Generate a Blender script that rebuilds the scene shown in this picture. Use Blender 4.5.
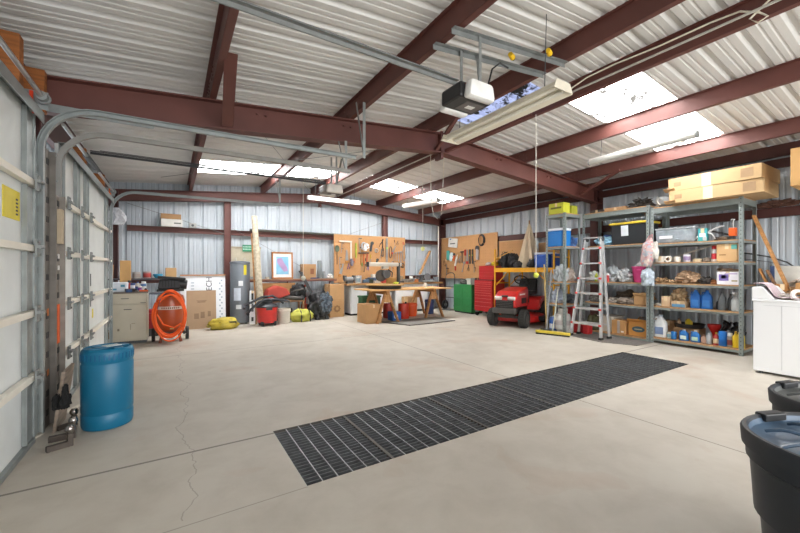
import bpy, bmesh, math, random
from mathutils import Vector, Matrix, noise
random.seed(7)
PI = math.pi
for o in list(bpy.data.objects): bpy.data.objects.remove(o)
sc = bpy.context.scene
COL = sc.collection

# ---------------------------------------------------------------- camera
cam_d = bpy.data.cameras.new('camera'); cam = bpy.data.objects.new('camera', cam_d); COL.objects.link(cam)
cam_d.sensor_width = 36.0; cam_d.lens = 365.0/800*36; cam_d.shift_y = 3.5/800; cam_d.clip_start = .02
cam.location = (0, 0, 1.3); cam.rotation_euler = (math.radians(90), 0, math.radians(-32))
sc.camera = cam

# ---------------------------------------------------------------- world, daylight, exposure
w = bpy.data.worlds.new('world'); sc.world = w; w.use_nodes = True
bg = w.node_tree.nodes['Background']; bg.inputs[0].default_value = (.86, .93, 1, 1); bg.inputs[1].default_value = 1.6
sun_d = bpy.data.lights.new('sun', 'SUN'); sun_d.energy = 3.0; sun_d.angle = .01; sun_d.color = (1, .95, .86)
sun = bpy.data.objects.new('sun', sun_d); COL.objects.link(sun); sun.rotation_euler = (math.radians(28), math.radians(-14), 0)
sun.location = (3, 3, 9)
def area(name, loc, rot, sx, sy, e, col):
    d = bpy.data.lights.new(name, 'AREA'); d.shape = 'RECTANGLE'; d.size = sx; d.size_y = sy; d.energy = e; d.color = col
    o = bpy.data.objects.new(name, d); COL.objects.link(o); o.location = loc; o.rotation_euler = rot
    return o
# added area lamp standing in for daylight through an assumed doorway behind the photographer
area('doorway_fill', (3.55, -3.5, 1.6), (math.radians(68), 0, 0), 8.4, 2.6, 370, (1, .975, .94))
SKYLIGHT_GLOW = 9.5
sc.view_settings.view_transform = 'Standard'; sc.view_settings.look = 'None'
sc.view_settings.gamma = 1; sc.view_settings.use_curve_mapping = False
sc.view_settings.exposure = 0.08

# ---------------------------------------------------------------- helpers
def lin(c): c /= 255.0; return c/12.92 if c <= .04045 else ((c+.055)/1.055)**2.4
def hx(h): h = h.lstrip('#'); return tuple(lin(int(h[i:i+2], 16)) for i in (0, 2, 4))
MATS = {}
def M(h, rough=.6, metal=0, var=.12, scale=6, bump=0, alpha=None, coat=0):
    key = (h, rough, metal, var, scale, bump, alpha, coat)
    if key in MATS: return MATS[key]
    m = bpy.data.materials.new('surface_' + h.lstrip('#')); m.use_nodes = True
    nt = m.node_tree; b = nt.nodes['Principled BSDF']; c = hx(h)
    tc = nt.nodes.new('ShaderNodeTexCoord'); n = nt.nodes.new('ShaderNodeTexNoise')
    n.inputs['Scale'].default_value = scale; n.inputs['Detail'].default_value = 6
    nt.links.new(tc.outputs['Object'], n.inputs['Vector'])
    r = nt.nodes.new('ShaderNodeValToRGB')
    r.color_ramp.elements[0].position = .3; r.color_ramp.elements[1].position = .7
    r.color_ramp.elements[0].color = tuple(x*(1-var) for x in c)+(1,)
    r.color_ramp.elements[1].color = tuple(min(1, x*(1+var)) for x in c)+(1,)
    nt.links.new(n.outputs['Fac'], r.inputs['Fac']); nt.links.new(r.outputs['Color'], b.inputs['Base Color'])
    b.inputs['Roughness'].default_value = rough; b.inputs['Metallic'].default_value = metal
    if coat: b.inputs['Coat Weight'].default_value = coat
    if bump:
        bp = nt.nodes.new('ShaderNodeBump'); bp.inputs['Strength'].default_value = bump; bp.inputs['Distance'].default_value = .01
        nt.links.new(n.outputs['Fac'], bp.inputs['Height']); nt.links.new(bp.outputs['Normal'], b.inputs['Normal'])
    if alpha is not None: b.inputs['Alpha'].default_value = alpha
    MATS[key] = m; return m
def WOOD(h, sc_=(1, 1, 12), var=.25):
    key = ('wood', h, sc_)
    if key in MATS: return MATS[key]
    m = bpy.data.materials.new('wood_grain'); m.use_nodes = True
    nt = m.node_tree; b = nt.nodes['Principled BSDF']; c = hx(h)
    tc = nt.nodes.new('ShaderNodeTexCoord'); mp = nt.nodes.new('ShaderNodeMapping'); mp.inputs['Scale'].default_value = sc_
    n = nt.nodes.new('ShaderNodeTexNoise'); n.inputs['Scale'].default_value = 4; n.inputs['Detail'].default_value = 8
    r = nt.nodes.new('ShaderNodeValToRGB')
    r.color_ramp.elements[0].position = .3; r.color_ramp.elements[1].position = .7
    r.color_ramp.elements[0].color = tuple(x*(1-var) for x in c)+(1,); r.color_ramp.elements[1].color = tuple(min(1, x*(1+var)) for x in c)+(1,)
    nt.links.new(tc.outputs['Object'], mp.inputs['Vector']); nt.links.new(mp.outputs['Vector'], n.inputs['Vector'])
    nt.links.new(n.outputs['Fac'], r.inputs['Fac']); nt.links.new(r.outputs['Color'], b.inputs['Base Color'])
    b.inputs['Roughness'].default_value = .7; MATS[key] = m; return m

def V(*a): return Vector(a)
class MB:
    def __init__(s): s.bm = bmesh.new()
    def box(s, c, d, rot=None, taper=1.0, bev=0):
        vs = []
        R = Matrix.Identity(3) if rot is None else (rot if isinstance(rot, Matrix) else Matrix.Rotation(rot, 3, 'Z'))
        for z in (-1, 1):
            t = taper if z > 0 else 1
            for x, y in ((-1, -1), (1, -1), (1, 1), (-1, 1)):
                vs.append(s.bm.verts.new(Vector(c) + R @ Vector((x*d[0]/2*t, y*d[1]/2*t, z*d[2]/2))))
        fs = []
        for f in ((3, 2, 1, 0), (4, 5, 6, 7), (0, 1, 5, 4), (1, 2, 6, 5), (2, 3, 7, 6), (3, 0, 4, 7)):
            fs.append(s.bm.faces.new([vs[i] for i in f]))
        if bev:
            es = list({e for f in fs for e in f.edges})
            bmesh.ops.bevel(s.bm, geom=es, offset=bev, segments=2, affect='EDGES', profile=.5)
        return s
    def bar(s, p0, p1, wd, ht, up=(0, 0, 1)):
        p0, p1 = Vector(p0), Vector(p1); z = (p1-p0).normalized(); u = Vector(up)
        if abs(z.dot(u)) > .99: u = Vector((1, 0, 0))
        x = z.cross(u).normalized(); y = x.cross(z)
        R = Matrix((x, y, z)).transposed()
        return s.box((p0+p1)/2, (wd, ht, (p1-p0).length), R)
    def cyl(s, p0, p1, r, r2=None, seg=16, cap=True):
        p0, p1 = Vector(p0), Vector(p1); r2 = r if r2 is None else r2
        z = (p1-p0).normalized(); u = Vector((0, 0, 1)) if abs(z.z) < .95 else Vector((1, 0, 0))
        x = z.cross(u).normalized(); y = z.cross(x)
        a = []; b = []
        for i in range(seg):
            t = 2*PI*i/seg; d = x*math.cos(t)+y*math.sin(t)
            a.append(s.bm.verts.new(p0+d*r)); b.append(s.bm.verts.new(p1+d*r2))
        for i in range(seg): s.bm.faces.new((a[i], a[(i+1) % seg], b[(i+1) % seg], b[i]))
        if cap: s.bm.faces.new(a[::-1]); s.bm.faces.new(b)
        return s
    def tube(s, pts, r, seg=8, closed=False):
        pts = [Vector(p) for p in pts]; n = len(pts); rings = []
        for i, p in enumerate(pts):
            if closed: t = pts[(i+1) % n]-pts[i-1]
            else: t = pts[min(i+1, n-1)]-pts[max(i-1, 0)]
            t.normalize(); u = Vector((0, 0, 1)) if abs(t.z) < .9 else Vector((1, 0, 0))
            x = t.cross(u).normalized(); y = t.cross(x)
            rr = r[i] if isinstance(r, (list, tuple)) else r
            rings.append([s.bm.verts.new(p+(x*math.cos(2*PI*k/seg)+y*math.sin(2*PI*k/seg))*rr) for k in range(seg)])
        m = n if closed else n-1
        for i in range(m):
            a, b = rings[i], rings[(i+1) % n]
            if closed and i == n-1:
                off = min(range(seg), key=lambda k: (a[0].co-b[k].co).length)
                b = b[off:]+b[:off]
            for k in range(seg): s.bm.faces.new((a[k], a[(k+1) % seg], b[(k+1) % seg], b[k]))
        if not closed: s.bm.faces.new(rings[0][::-1]); s.bm.faces.new(rings[-1])
        return s
    def lathe(s, prof, c=(0, 0, 0), seg=28, sx=1, sy=1, cap=True, sq=2.0):
        c = Vector(c); rings = []
        for r, z in prof:
            ring = []
            for k in range(seg):
                t = 2*PI*k/seg; ct, st = math.cos(t), math.sin(t)
                if sq != 2.0:
                    q = (abs(ct)**sq+abs(st)**sq)**(-1/sq); ct *= q; st *= q
                ring.append(s.bm.verts.new(c+Vector((r*ct*sx, r*st*sy, z))))
            rings.append(ring)
        for i in range(len(rings)-1):
            for k in range(seg): s.bm.faces.new((rings[i][k], rings[i][(k+1) % seg], rings[i+1][(k+1) % seg], rings[i+1][k]))
        if cap: s.bm.faces.new(rings[0][::-1]); s.bm.faces.new(rings[-1])
        return s
    def blob(s, c, d, amp=.12, fr=2.5, sub=3, seed=0, flat=None, rot=0):
        r = bmesh.ops.create_icosphere(s.bm, subdivisions=sub, radius=1.0)
        c = Vector(c); R = Matrix.Rotation(rot, 3, 'Z')
        for v in r['verts']:
            p = v.co.copy(); n = noise.noise(p*fr+Vector((seed*7.3, seed*3.1, seed)))+.5*noise.noise(p*fr*2.3+Vector((seed, 9, seed*2)))
            p *= 1+amp*n*2
            if p.z < -.75: p.z = -.75
            v.co = c + R @ Vector((p.x*d[0]/2, p.y*d[1]/2, (p.z+.75)/1.75*d[2]))
        return s
    def prism(s, pts, o, ax, ay, az, h):
        """polygon pts (a,b) in plane ax, ay at o, pushed h along az"""
        o, ax, ay, az = Vector(o), Vector(ax), Vector(ay), Vector(az)
        a = [s.bm.verts.new(o+ax*p[0]+ay*p[1]) for p in pts]; b = [s.bm.verts.new(o+ax*p[0]+ay*p[1]+az*h) for p in pts]
        n = len(pts); s.bm.faces.new(a[::-1]); s.bm.faces.new(b)
        for i in range(n): s.bm.faces.new((a[i], a[(i+1) % n], b[(i+1) % n], b[i]))
        return s
    def build(s, name, mat, parent=None, smooth=False, bevel=0, sub=0):
        bmesh.ops.recalc_face_normals(s.bm, faces=s.bm.faces)
        me = bpy.data.meshes.new(name); s.bm.to_mesh(me); s.bm.free()
        if smooth:
            me.polygons.foreach_set('use_smooth', [True]*len(me.polygons))
            try: me.set_sharp_from_angle(angle=math.radians(38))
            except Exception: pass
        o = bpy.data.objects.new(name, me); COL.objects.link(o)
        for m in (mat if isinstance(mat, list) else [mat]): me.materials.append(m)
        if parent is not None: o.parent = parent
        if bevel:
            md = o.modifiers.new('bevel', 'BEVEL'); md.width = bevel; md.segments = 2; md.limit_method = 'ANGLE'
        if sub:
            md = o.modifiers.new('subsurf', 'SUBSURF'); md.levels = sub; md.render_levels = sub
        return o
def tag(o, label=None, cat=None, group=None, kind=None):
    if label: o['label'] = label
    if cat: o['category'] = cat
    if group: o['group'] = group
    if kind: o['kind'] = kind
    return o
def T(name, label, cat, loc=(0, 0, 0), rz=0, group=None, rx=0, ry=0):
    o = bpy.data.objects.new(name, None); COL.objects.link(o); o.empty_display_size = .1
    o.location = loc; o.rotation_euler = (rx, ry, rz); return tag(o, label, cat, group)
def S(o, label=None): return tag(o, label, None, None, 'structure')
def put(o, loc, rz=0, rx=0, ry=0): o.location = loc; o.rotation_euler = (rx, ry, rz); return o
def kids(o): return [c for c in bpy.data.objects if c.parent == o]
def copy_tree(o, parent=None):
    c = o.copy(); COL.objects.link(c); c.parent = parent
    for ch in kids(o): copy_tree(ch, c)
    return c
def text(s, size, mat, parent, loc, rot, name='lettering', ext=.001):
    cu = bpy.data.curves.new(name, 'FONT'); cu.body = s; cu.size = size; cu.extrude = ext; cu.align_x = 'CENTER'; cu.align_y = 'CENTER'
    o = bpy.data.objects.new(name, cu); me = bpy.data.meshes.new_from_object(o); bpy.data.objects.remove(o)
    o = bpy.data.objects.new(name, me); COL.objects.link(o); me.materials.append(mat); o.parent = parent
    o.location = loc; o.rotation_euler = rot; return o

# palette
OXIDE = M('#643a33', .55, 0, .14, 2.5); OXIDE_D = M('#4f2b27', .55, 0, .14, 2.5)
GALV = M('#959b9a', .45, .5, .12, 9); GALV_D = M('#8b8f8e', .5, .5, .15, 9); STEEL = M('#b9bab8', .3, .9, .06)
DOORW = M('#dedfd9', .6, 0, .04, 3); CREAM = M('#d8d0bd', .6, 0, .05, 5)
SHEETW = M('#bdc5cc', .5, .05, .03, 1.5); SHEETR = M('#d6d5d2', .5, .05, .025, 1.5)
CARD = M('#b68d60', .85, 0, .07, 5); CARD2 = M('#c9a374', .85, 0, .07, 5); CARD3 = M('#a5805a', .85, 0, .07, 5)
PINE = WOOD('#a8794a'); PINE_L = WOOD('#b98a58', (8, 1, 1)); PEG = M('#b98b5c', .75, 0, .07, 4); PLY = WOOD('#b7916a', (1, 6, 1))
BLACK = M('#1f2022', .5, 0, .2); RUBBER = M('#262626', .8, 0, .15, 20); DGREY = M('#4a4d50', .5, 0, .1); GREY = M('#8f9290', .55, 0, .1)
WHITE = M('#e9e8e4', .45, 0, .03); RED = M('#c4231f', .35, 0, .08, coat=.4); ORANGE = M('#dc5f1c', .45, 0, .08)
BLUE = M('#1764c8', .4, 0, .08); YEL = M('#d9c22a', .5, 0, .1); GREEN = M('#2f8f4c', .45, 0, .1)
CLEAR = M('#cdd4d8', .25, 0, .1, 14, .5, alpha=.45); BAG_ = M('#c9ced2', .3, 0, .15, 18, .6, alpha=.7)
# ================================================================ THE SETTING
XL, XR, YB, RIDGE = -1.15, 8.1, 10.2, 3.57
SL = .085; EZ = 3.06
def rz_(x): return EZ + SL*((min(x, 2*RIDGE-x))+.95)     # top of the rafters
def sz_(x): return rz_(x)+.2                             # roof sheet

def floor_mat():
    m = bpy.data.materials.new('concrete_slab'); m.use_nodes = True; nt = m.node_tree; L = nt.links; N = nt.nodes
    b = N['Principled BSDF']; tc = N.new('ShaderNodeTexCoord'); sep = N.new('ShaderNodeSeparateXYZ'); L.new(tc.outputs['Object'], sep.inputs[0])
    def noi(sc_, det=6, dist=0, rough=.5):
        n = N.new('ShaderNodeTexNoise'); n.inputs['Scale'].default_value = sc_; n.inputs['Detail'].default_value = det
        n.inputs['Distortion'].default_value = dist; n.inputs['Roughness'].default_value = rough; L.new(tc.outputs['Object'], n.inputs['Vector']); return n
    def mth(op, a, b_=None, c_=None):
        n = N.new('ShaderNodeMath'); n.operation = op
        for i, q in enumerate((a, b_, c_)):
            if q is None: continue
            if isinstance(q, (int, float)): n.inputs[i].default_value = q
            else: L.new(q, n.inputs[i])
        return n.outputs[0]
    def mix(f, a, c_, mode='MIX'):
        n = N.new('ShaderNodeMix'); n.data_type = 'RGBA'; n.blend_type = mode
        if isinstance(f, (int, float)): n.inputs[0].default_value = f
        else: L.new(f, n.inputs[0])
        for i, q in ((6, a), (7, c_)):
            if isinstance(q, tuple): n.inputs[i].default_value = q
            else: L.new(q, n.inputs[i])
        return n.outputs[2]
    big = noi(.55, 5, .6); mid = noi(3.2, 8, .3, .6); fine = noi(60, 4)
    r = N.new('ShaderNodeValToRGB'); L.new(big.outputs['Fac'], r.inputs[0])
    r.color_ramp.elements[0].position = .35; r.color_ramp.elements[1].position = .7
    r.color_ramp.elements[0].color = (*hx('#b0a99d'), 1); r.color_ramp.elements[1].color = (*hx('#c0baae'), 1)
    r2 = N.new('ShaderNodeValToRGB'); L.new(mid.outputs['Fac'], r2.inputs[0])
    r2.color_ramp.elements[0].position = .25; r2.color_ramp.elements[1].position = .6
    r2.color_ramp.elements[0].color = (.76, .72, .68, 1); r2.color_ramp.elements[1].color = (1, 1, 1, 1)
    col = mix(.6, r.outputs[0], r2.outputs[0], 'MULTIPLY')
    # pale tan stains
    st = noi(1.1, 3, .4); fs = mth('MULTIPLY', mth('GREATER_THAN', st.outputs['Fac'], .6), mth('SUBTRACT', st.outputs['Fac'], .57))
    col = mix(mth('MULTIPLY', fs, 2.2), col, (*hx('#a57f63'), 1))
    x, y = sep.outputs[0], sep.outputs[1]
    def line(co, at, wd): return mth('LESS_THAN', mth('ABSOLUTE', mth('SUBTRACT', co, at)), wd)
    msk = None
    for co, at, wd in ((x, 3.45, .006), (y, 6.5, .006), (y, 3.0, .011), (x, -.78, .0), (y, -.5, .006)):
        l = line(co, at, wd); msk = l if msk is None else mth('MAXIMUM', msk, l)
    # near edge joint left of the drain only
    l = mth('MULTIPLY', line(y, 2.15, .004), mth('LESS_THAN', x, .69)); msk = mth('MAXIMUM', msk, mth('MULTIPLY', l, .6))
    # hairline crack wandering across the first bays
    wn = N.new('ShaderNodeTexNoise'); wn.noise_dimensions = '1D'; wn.inputs['Scale'].default_value = 1.6; wn.inputs['Detail'].default_value = 7
    L.new(y, wn.inputs['W'])
    cx = mth('ADD', mth('MULTIPLY', mth('SUBTRACT', wn.outputs['Fac'], .5), .38), .1)
    ck = mth('MULTIPLY', line(mth('SUBTRACT', x, cx), 0, .0035), mth('MULTIPLY', mth('GREATER_THAN', y, 2.2), mth('LESS_THAN', y, 7.4)))
    msk = mth('MAXIMUM', msk, mth('MULTIPLY', ck, .5))
    col = mix(mth('MULTIPLY', msk, .75), col, (*hx('#57504a'), 1))
    L.new(col, b.inputs['Base Color']); b.inputs['Roughness'].default_value = .62
    bp = N.new('ShaderNodeBump'); bp.inputs['Strength'].default_value = .12; bp.inputs['Distance'].default_value = .01
    L.new(mth('SUBTRACT', mth('ADD', mid.outputs['Fac'], mth('MULTIPLY', fine.outputs['Fac'], .3)), mth('MULTIPLY', msk, 2)), bp.inputs['Height']); L.new(bp.outputs[0], b.inputs['Normal'])
    return m
FM = floor_mat()
f = MB()   # slab with a rectangular drain pit left open
GX0, GX1, GY0, GY1 = .69, 6.07, 2.16, 3.04
for a0, a1, b0, b1 in ((-1.3, 8.3, -4, GY0), (-1.3, 8.3, GY1, 10.4), (-1.3, GX0, GY0, GY1), (GX1, 8.3, GY0, GY1)):
    f.box(((a0+a1)/2, (b0+b1)/2, -.1), (a1-a0, b1-b0, .2))
S(f.build('floor', FM), 'pale concrete workshop floor with saw cut joints')
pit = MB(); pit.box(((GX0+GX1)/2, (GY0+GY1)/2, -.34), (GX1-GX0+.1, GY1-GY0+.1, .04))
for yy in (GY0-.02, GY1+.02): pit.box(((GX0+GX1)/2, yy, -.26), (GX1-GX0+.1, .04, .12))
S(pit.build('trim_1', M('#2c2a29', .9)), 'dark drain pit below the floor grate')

# ribbed metal sheeting -------------------------------------------------
def rib_profile(length, pitch=.305, h=.036):
    pts = []; n = int(math.ceil(length/pitch))
    for i in range(n):
        a = i*pitch
        for d, z in ((0, 0), (.025, h), (.06, h), (.085, 0), (.145, 0), (.153, .007), (.167, .007), (.175, 0), (.215, 0), (.223, .007), (.237, .007), (.245, 0)):
            if a+d < length: pts.append((a+d, z))
    pts.append((length, 0)); return pts
def sheet(name, mat, o, ax, ay, az, la, lb):
    """ribs spaced along ax, running along ay (length lb), standing out along az"""
    o, ax, ay, az = map(Vector, (o, ax, ay, az)); bm = bmesh.new(); pr = rib_profile(la)
    a = [bm.verts.new(o+ax*p+az*h) for p, h in pr]; b = [bm.verts.new(o+ax*p+az*h+ay*lb) for p, h in pr]
    a2 = [bm.verts.new(o+ax*p+az*(h+.003)) for p, h in pr]; b2 = [bm.verts.new(o+ax*p+az*(h+.003)+ay*lb) for p, h in pr]
    for i in range(len(pr)-1):
        bm.faces.new((a[i], a[i+1], b[i+1], b[i])); bm.faces.new((b2[i], b2[i+1], a2[i+1], a2[i]))
    me = bpy.data.meshes.new(name); bm.to_mesh(me); bm.free(); me.materials.append(mat)
    ob = bpy.data.objects.new(name, me); COL.objects.link(ob); return ob
def skylight_mat(glow=SKYLIGHT_GLOW, tint=(1, 1, 1, 1)):
    m = bpy.data.materials.new('skylight_panel'); m.use_nodes = True; nt = m.node_tree; N = nt.nodes; L = nt.links
    for n in list(N): N.remove(n)
    out = N.new('ShaderNodeOutputMaterial'); em = N.new('ShaderNodeEmission'); tr = N.new('ShaderNodeBsdfTranslucent'); ad = N.new('ShaderNodeAddShader')
    tc = N.new('ShaderNodeTexCoord'); n1 = N.new('ShaderNodeTexNoise'); n1.inputs['Scale'].default_value = 6; n1.inputs['Detail'].default_value = 8; n1.inputs['Roughness'].default_value = .8
    n2 = N.new('ShaderNodeTexNoise'); n2.inputs['Scale'].default_value = 2; L.new(tc.outputs['Object'], n1.inputs[0]); L.new(tc.outputs['Object'], n2.inputs[0])
    mm = N.new('ShaderNodeMath'); mm.operation = 'MULTIPLY_ADD'; mm.inputs[1].default_value = .5; L.new(n2.outputs['Fac'], mm.inputs[0]); L.new(n1.outputs['Fac'], mm.inputs[2])
    r = N.new('ShaderNodeValToRGB'); r.color_ramp.elements[0].position = .77; r.color_ramp.elements[1].position = .82
    r.color_ramp.elements[0].color = tint; r.color_ramp.elements[1].color = (.045, .043, .04, 1); L.new(mm.outputs[0], r.inputs[0])
    L.new(r.outputs[0], em.inputs[0]); em.inputs[1].default_value = glow; L.new(r.outputs[0], tr.inputs[0])
    L.new(em.outputs[0], ad.inputs[0]); L.new(tr.outputs[0], ad.inputs[1]); L.new(ad.outputs[0], out.inputs[0]); return m
cap = MB(); cap.box((RIDGE-.07, 3.3, sz_(RIDGE)+.045), (.16, 14.1, .004), Matrix.Rotation(-.085, 3, 'Y')).box((RIDGE+.07, 3.3, sz_(RIDGE)+.045), (.16, 14.1, .004), Matrix.Rotation(.085, 3, 'Y'))
SKY = skylight_mat()
SKYB = skylight_mat(.35, (.42, .45, .58, 1))
nl = Vector((1, 0, SL)).normalized(); nr = Vector((1, 0, -SL)).normalized()
slopeL = (RIDGE-XL)/nl.x; slopeR = (XR+.15-RIDGE)/nr.x
def roofL(nm, mat, y0, y1, x0, x1): return sheet(nm, mat, (x0, y0, sz_(x0)), (0, 1, 0), nl, (-SL, 0, 1), y1-y0, (x1-x0)/nl.x)
def roofR(nm, mat, y0, y1, x0, x1): return sheet(nm, mat, (x0, y0, sz_(x0)), (0, 1, 0), nr, (SL, 0, 1), y1-y0, (x1-x0)/nr.x)
ce = T('ceiling', None, None); S(ce, 'corrugated steel roof sheeting seen from below')
for (y0, y1) in ((-3.7, 7.85), (8.85, 10.35)): roofL('roof_sheet', SHEETR, y0, y1, XL-.1, RIDGE).parent = ce
roofL('roof_sheet', SHEETR, 7.85, 8.85, XL-.1, .35).parent = ce
for (y0, y1) in ((-3.7, 2.07), (4.35, 7.85), (8.85, 10.35)): roofR('roof_sheet', SHEETR, y0, y1, RIDGE, XR+.15).parent = ce
roofR('roof_sheet', SHEETR, 2.98, 4.35, 4.15, XR+.15).parent = ce
for (y0, y1, a, b) in ((2.07, 2.98, 7.1, XR+.15), (2.07, 2.98, RIDGE, 4.24), (7.85, 8.85, 7.1, XR+.15), (7.85, 8.85, RIDGE, 4.15)): roofR('roof_sheet', SHEETR, y0, y1, a, b).parent = ce
S(roofR('window_1', SKY, 2.07, 2.98, 4.24, 7.1), 'dirt speckled white skylight panel nearest, right of the ridge')
S(roofR('window_2', SKY, 7.85, 8.85, 4.15, 7.1), 'far white skylight panel right of the ridge')
S(roofR('window_4', SKYB, 2.98, 4.35, RIDGE, 4.15), 'dim bluish ridge panel seen above the open shop light')
S(roofL('window_3', SKY, 7.85, 8.85, .35, RIDGE), 'far white skylight panel left of the ridge')

for s in (-.13, .13): cap.box((RIDGE+s, 3.3, sz_(RIDGE)+.02), (.012, 14.1, .05))
cap.build('ridge_cap', SHEETR, ce)
WALLM = SHEETW
def wall_sheet(name, o, ax, la, z0, z1, az, label): return S(sheet(name, WALLM, (o[0], o[1], z0), ax, (0, 0, 1), az, la, z1-z0), label)
wb = T('wall_back', None, None); S(wb, 'ribbed white steel gable wall')
def gable(nm, y, az, parent):
    bm = bmesh.new(); pr = rib_profile(9.5); o = Vector((XL-.1, y, 0))
    a = [bm.verts.new((XL-.1+p, y+az*h, 0)) for p, h in pr]; b = [bm.verts.new((XL-.1+p, y+az*h, sz_(XL-.1+p))) for p, h in pr]
    for i in range(len(pr)-1): bm.faces.new((a[i], a[i+1], b[i+1], b[i]))
    me = bpy.data.meshes.new(nm); bm.to_mesh(me); bm.free(); me.materials.append(WALLM)
    ob = bpy.data.objects.new(nm, me); COL.objects.link(ob); ob.parent = parent; return ob
gable('wall_sheet', YB, 1, wb)
wall_sheet('wall_right', (XR, -3.7), (0, 1, 0), 14.05, 0, sz_(XR)+.02, (1, 0, 0), 'ribbed white steel side wall behind the racks')
wl = T('wall_left', None, None); S(wl, 'steel side wall around the two sectional doors')
sheet('wall_sheet', WALLM, (XL, -3.7, 2.62), (0, 1, 0), (0, 0, 1), (-1, 0, 0), 14.05, .5).parent = wl
sheet('wall_sheet', WALLM, (XL, 8.15, 0), (0, 1, 0), (0, 0, 1), (-1, 0, 0), 2.2, 2.62).parent = wl
sheet('wall_sheet', WALLM, (XL, -3.7, 0), (0, 1, 0), (0, 0, 1), (-1, 0, 0), 3.7, 2.62).parent = wl
for y0, y1 in ((3.8, 4.62), (7.78, 8.16)): MB().box((XL-.02, (y0+y1)/2, 1.31), (.02, y1-y0, 2.62)).build('wall_sheet', WALLM, wl)
# front wall: open bay door in the middle
wf = T('wall_front', None, None); S(wf, 'steel front wall with a wide open doorway')
for a, b, z0, z1 in ((XL, -.7, 0, 3.2), (7.8, XR, 0, 3.2), (-.7, 7.8, 3.0, 3.45)): MB().box(((a+b)/2, -3.65, (z0+z1)/2), (b-a, .04, z1-z0)).build('wall_sheet', WALLM, wf)

# red oxide steel frame ------------------------------------------------------
TN = [1]
def trim(mb, label, mat=OXIDE): TN[0] += 1; return S(mb.build('trim_%d' % TN[0], mat), label)
def ibeam(mb, p0, p1, dp, fw, tf=.014, up=(0, 0, 1)):
    """p0-p1 runs along the TOP flange; dp deep"""
    p0, p1 = Vector(p0), Vector(p1); z = (p1-p0).normalized(); x = z.cross(Vector(up)).normalized(); y = x.cross(z)
    for off, a, b in ((-tf/2, fw, tf), (-dp+tf/2, fw, tf), (-dp/2, .008, dp)):
        mb.box((p0+p1)/2+y*off, (a, b, (p1-p0).length), Matrix((x, y, z)).transposed())
    return mb
for Y, nm in ((4.55, 'red oxide main rafter spanning the room overhead'), (10.02, 'red oxide end rafter along the gable wall'), (-1.0, 'red oxide rafter over the photographer')):
    fr = MB()
    dp = .31 if Y < 9 else .24
    ibeam(fr, (XL+.05, Y, rz_(XL+.05)), (RIDGE, Y, rz_(RIDGE)), dp, .16)
    ibeam(fr, (RIDGE, Y, rz_(RIDGE)), (XR-.02, Y, rz_(XR-.02)), dp, .16)
    for s in (-.012, .012): fr.box((RIDGE+s, Y, rz_(RIDGE)-dp/2-.04), (.02, .16, dp+.12))
    for s in (-.03, .03):
        for dz in (0, -.1, -.2, -.33):
            for yy in (-.05, .05): fr.cyl((RIDGE+s-.012, Y+yy, rz_(RIDGE)-.02+dz), (RIDGE+s+.012, Y+yy, rz_(RIDGE)-.02+dz), .011, seg=6)
    for x in (.9, 2.0, 4.9, 6.3):
        for q in (-.05, .05): fr.cyl((x+q, Y-.03, rz_(x)-.08), (x+q, Y, rz_(x)-.08), .012, seg=6)
    trim(fr, nm, OXIDE if Y < 9 else OXIDE)
    for X, s in ((XL+.04, 1), (XR-.12, -1)):
        c = MB(); h = rz_(X)-.02
        for dx in (-.11, .11): c.box((X+dx, Y, h/2), (.014, .16, h))
        c.box((X, Y, h/2), (.22, .008, h)); c.box((X+s*.05, Y, .01), (.34, .22, .02))
        trim(c, 'red oxide frame column %s %s' % ({4.55: 'under the main rafter', 10.02: 'in the gable corner', -1.0: 'behind the photographer'}[Y], 'between the two doors side' if s > 0 else 'behind the racks side'), OXIDE_D)
# purlins (Z sections) over the rafters
for i, (X, lab) in enumerate(((.35, 'roof purlin nearest the sectional doors'), (2.0, 'roof purlin over the door opener rail end'), (3.38, 'roof purlin just left of the ridge'), (4.16, 'roof purlin just right of the ridge'), (5.5, 'roof purlin above the hanging tube light on the right'), (7.1, 'roof purlin above the tall racks'))):
    p = MB(); z = rz_(X); s = 1 if X < RIDGE else -1
    p.box((X, 3.3, z+.1), (.006, 13.9, .2)); p.box((X+.03, 3.3, z+.003), (.06, 13.9, .006)); p.box((X-.02, 3.3, z+.196), (.04, 13.9, .006))
    p.box((X+.06, 3.3, z+.014), (.005, 13.9, .022))
    for Y in (4.55,):
        for q in (-.5, -.4, -.12, -.04, .04, .12, .4, .5):
            for dz in (.06, .14): p.cyl((X-.012, Y+q, z+dz), (X+.012, Y+q, z+dz), .009, seg=6)
    trim(p, lab)
for X, s in ((XL-.03, 1), (XR-.05, -1)):
    p = MB(); z = rz_(X); p.box((X, 3.3, z+.1), (.006, 13.9, .2)); p.box((X+s*.04, 3.3, z+.003), (.08, 13.9, .006)); p.box((X, 3.3, z-.1), (.05, 13.9, .14))
    trim(p, 'dark eave strut along the %s' % ('wall with the doors' if s > 0 else 'wall behind the racks'), OXIDE_D)
hb = MB(); hb.box((XL+.05, 3.3, 2.83), (.06, 13.6, .34)); trim(hb, 'dark header beam over the sectional doors', OXIDE_D)
# flange braces
for p0, p1, lab in (((3.66, 4.5, rz_(3.6)-.27), (4.14, 3.25, rz_(4.16)+.02), 'diagonal flange brace right of the ridge'), ((3.48, 4.5, rz_(3.5)-.27), (3.38, 3.9, rz_(3.38)+.02), 'diagonal flange brace left of the ridge'),
                    ((7.2, 4.45, rz_(7.2)-.27), (7.08, 3.6, rz_(7.1)+.02), 'diagonal flange brace over the yellow box'), ((.52, 4.42, rz_(.4)-.29), (.44, 3.5, rz_(.35)+.03), 'short diagonal brace on the left purlin')):
    b = MB(); b.bar(p0, p1, .05, .05) if 'short' not in lab else b.bar(p0, p1, .012, .11, up=(1, 0, 0)); trim(b, lab)
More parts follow.
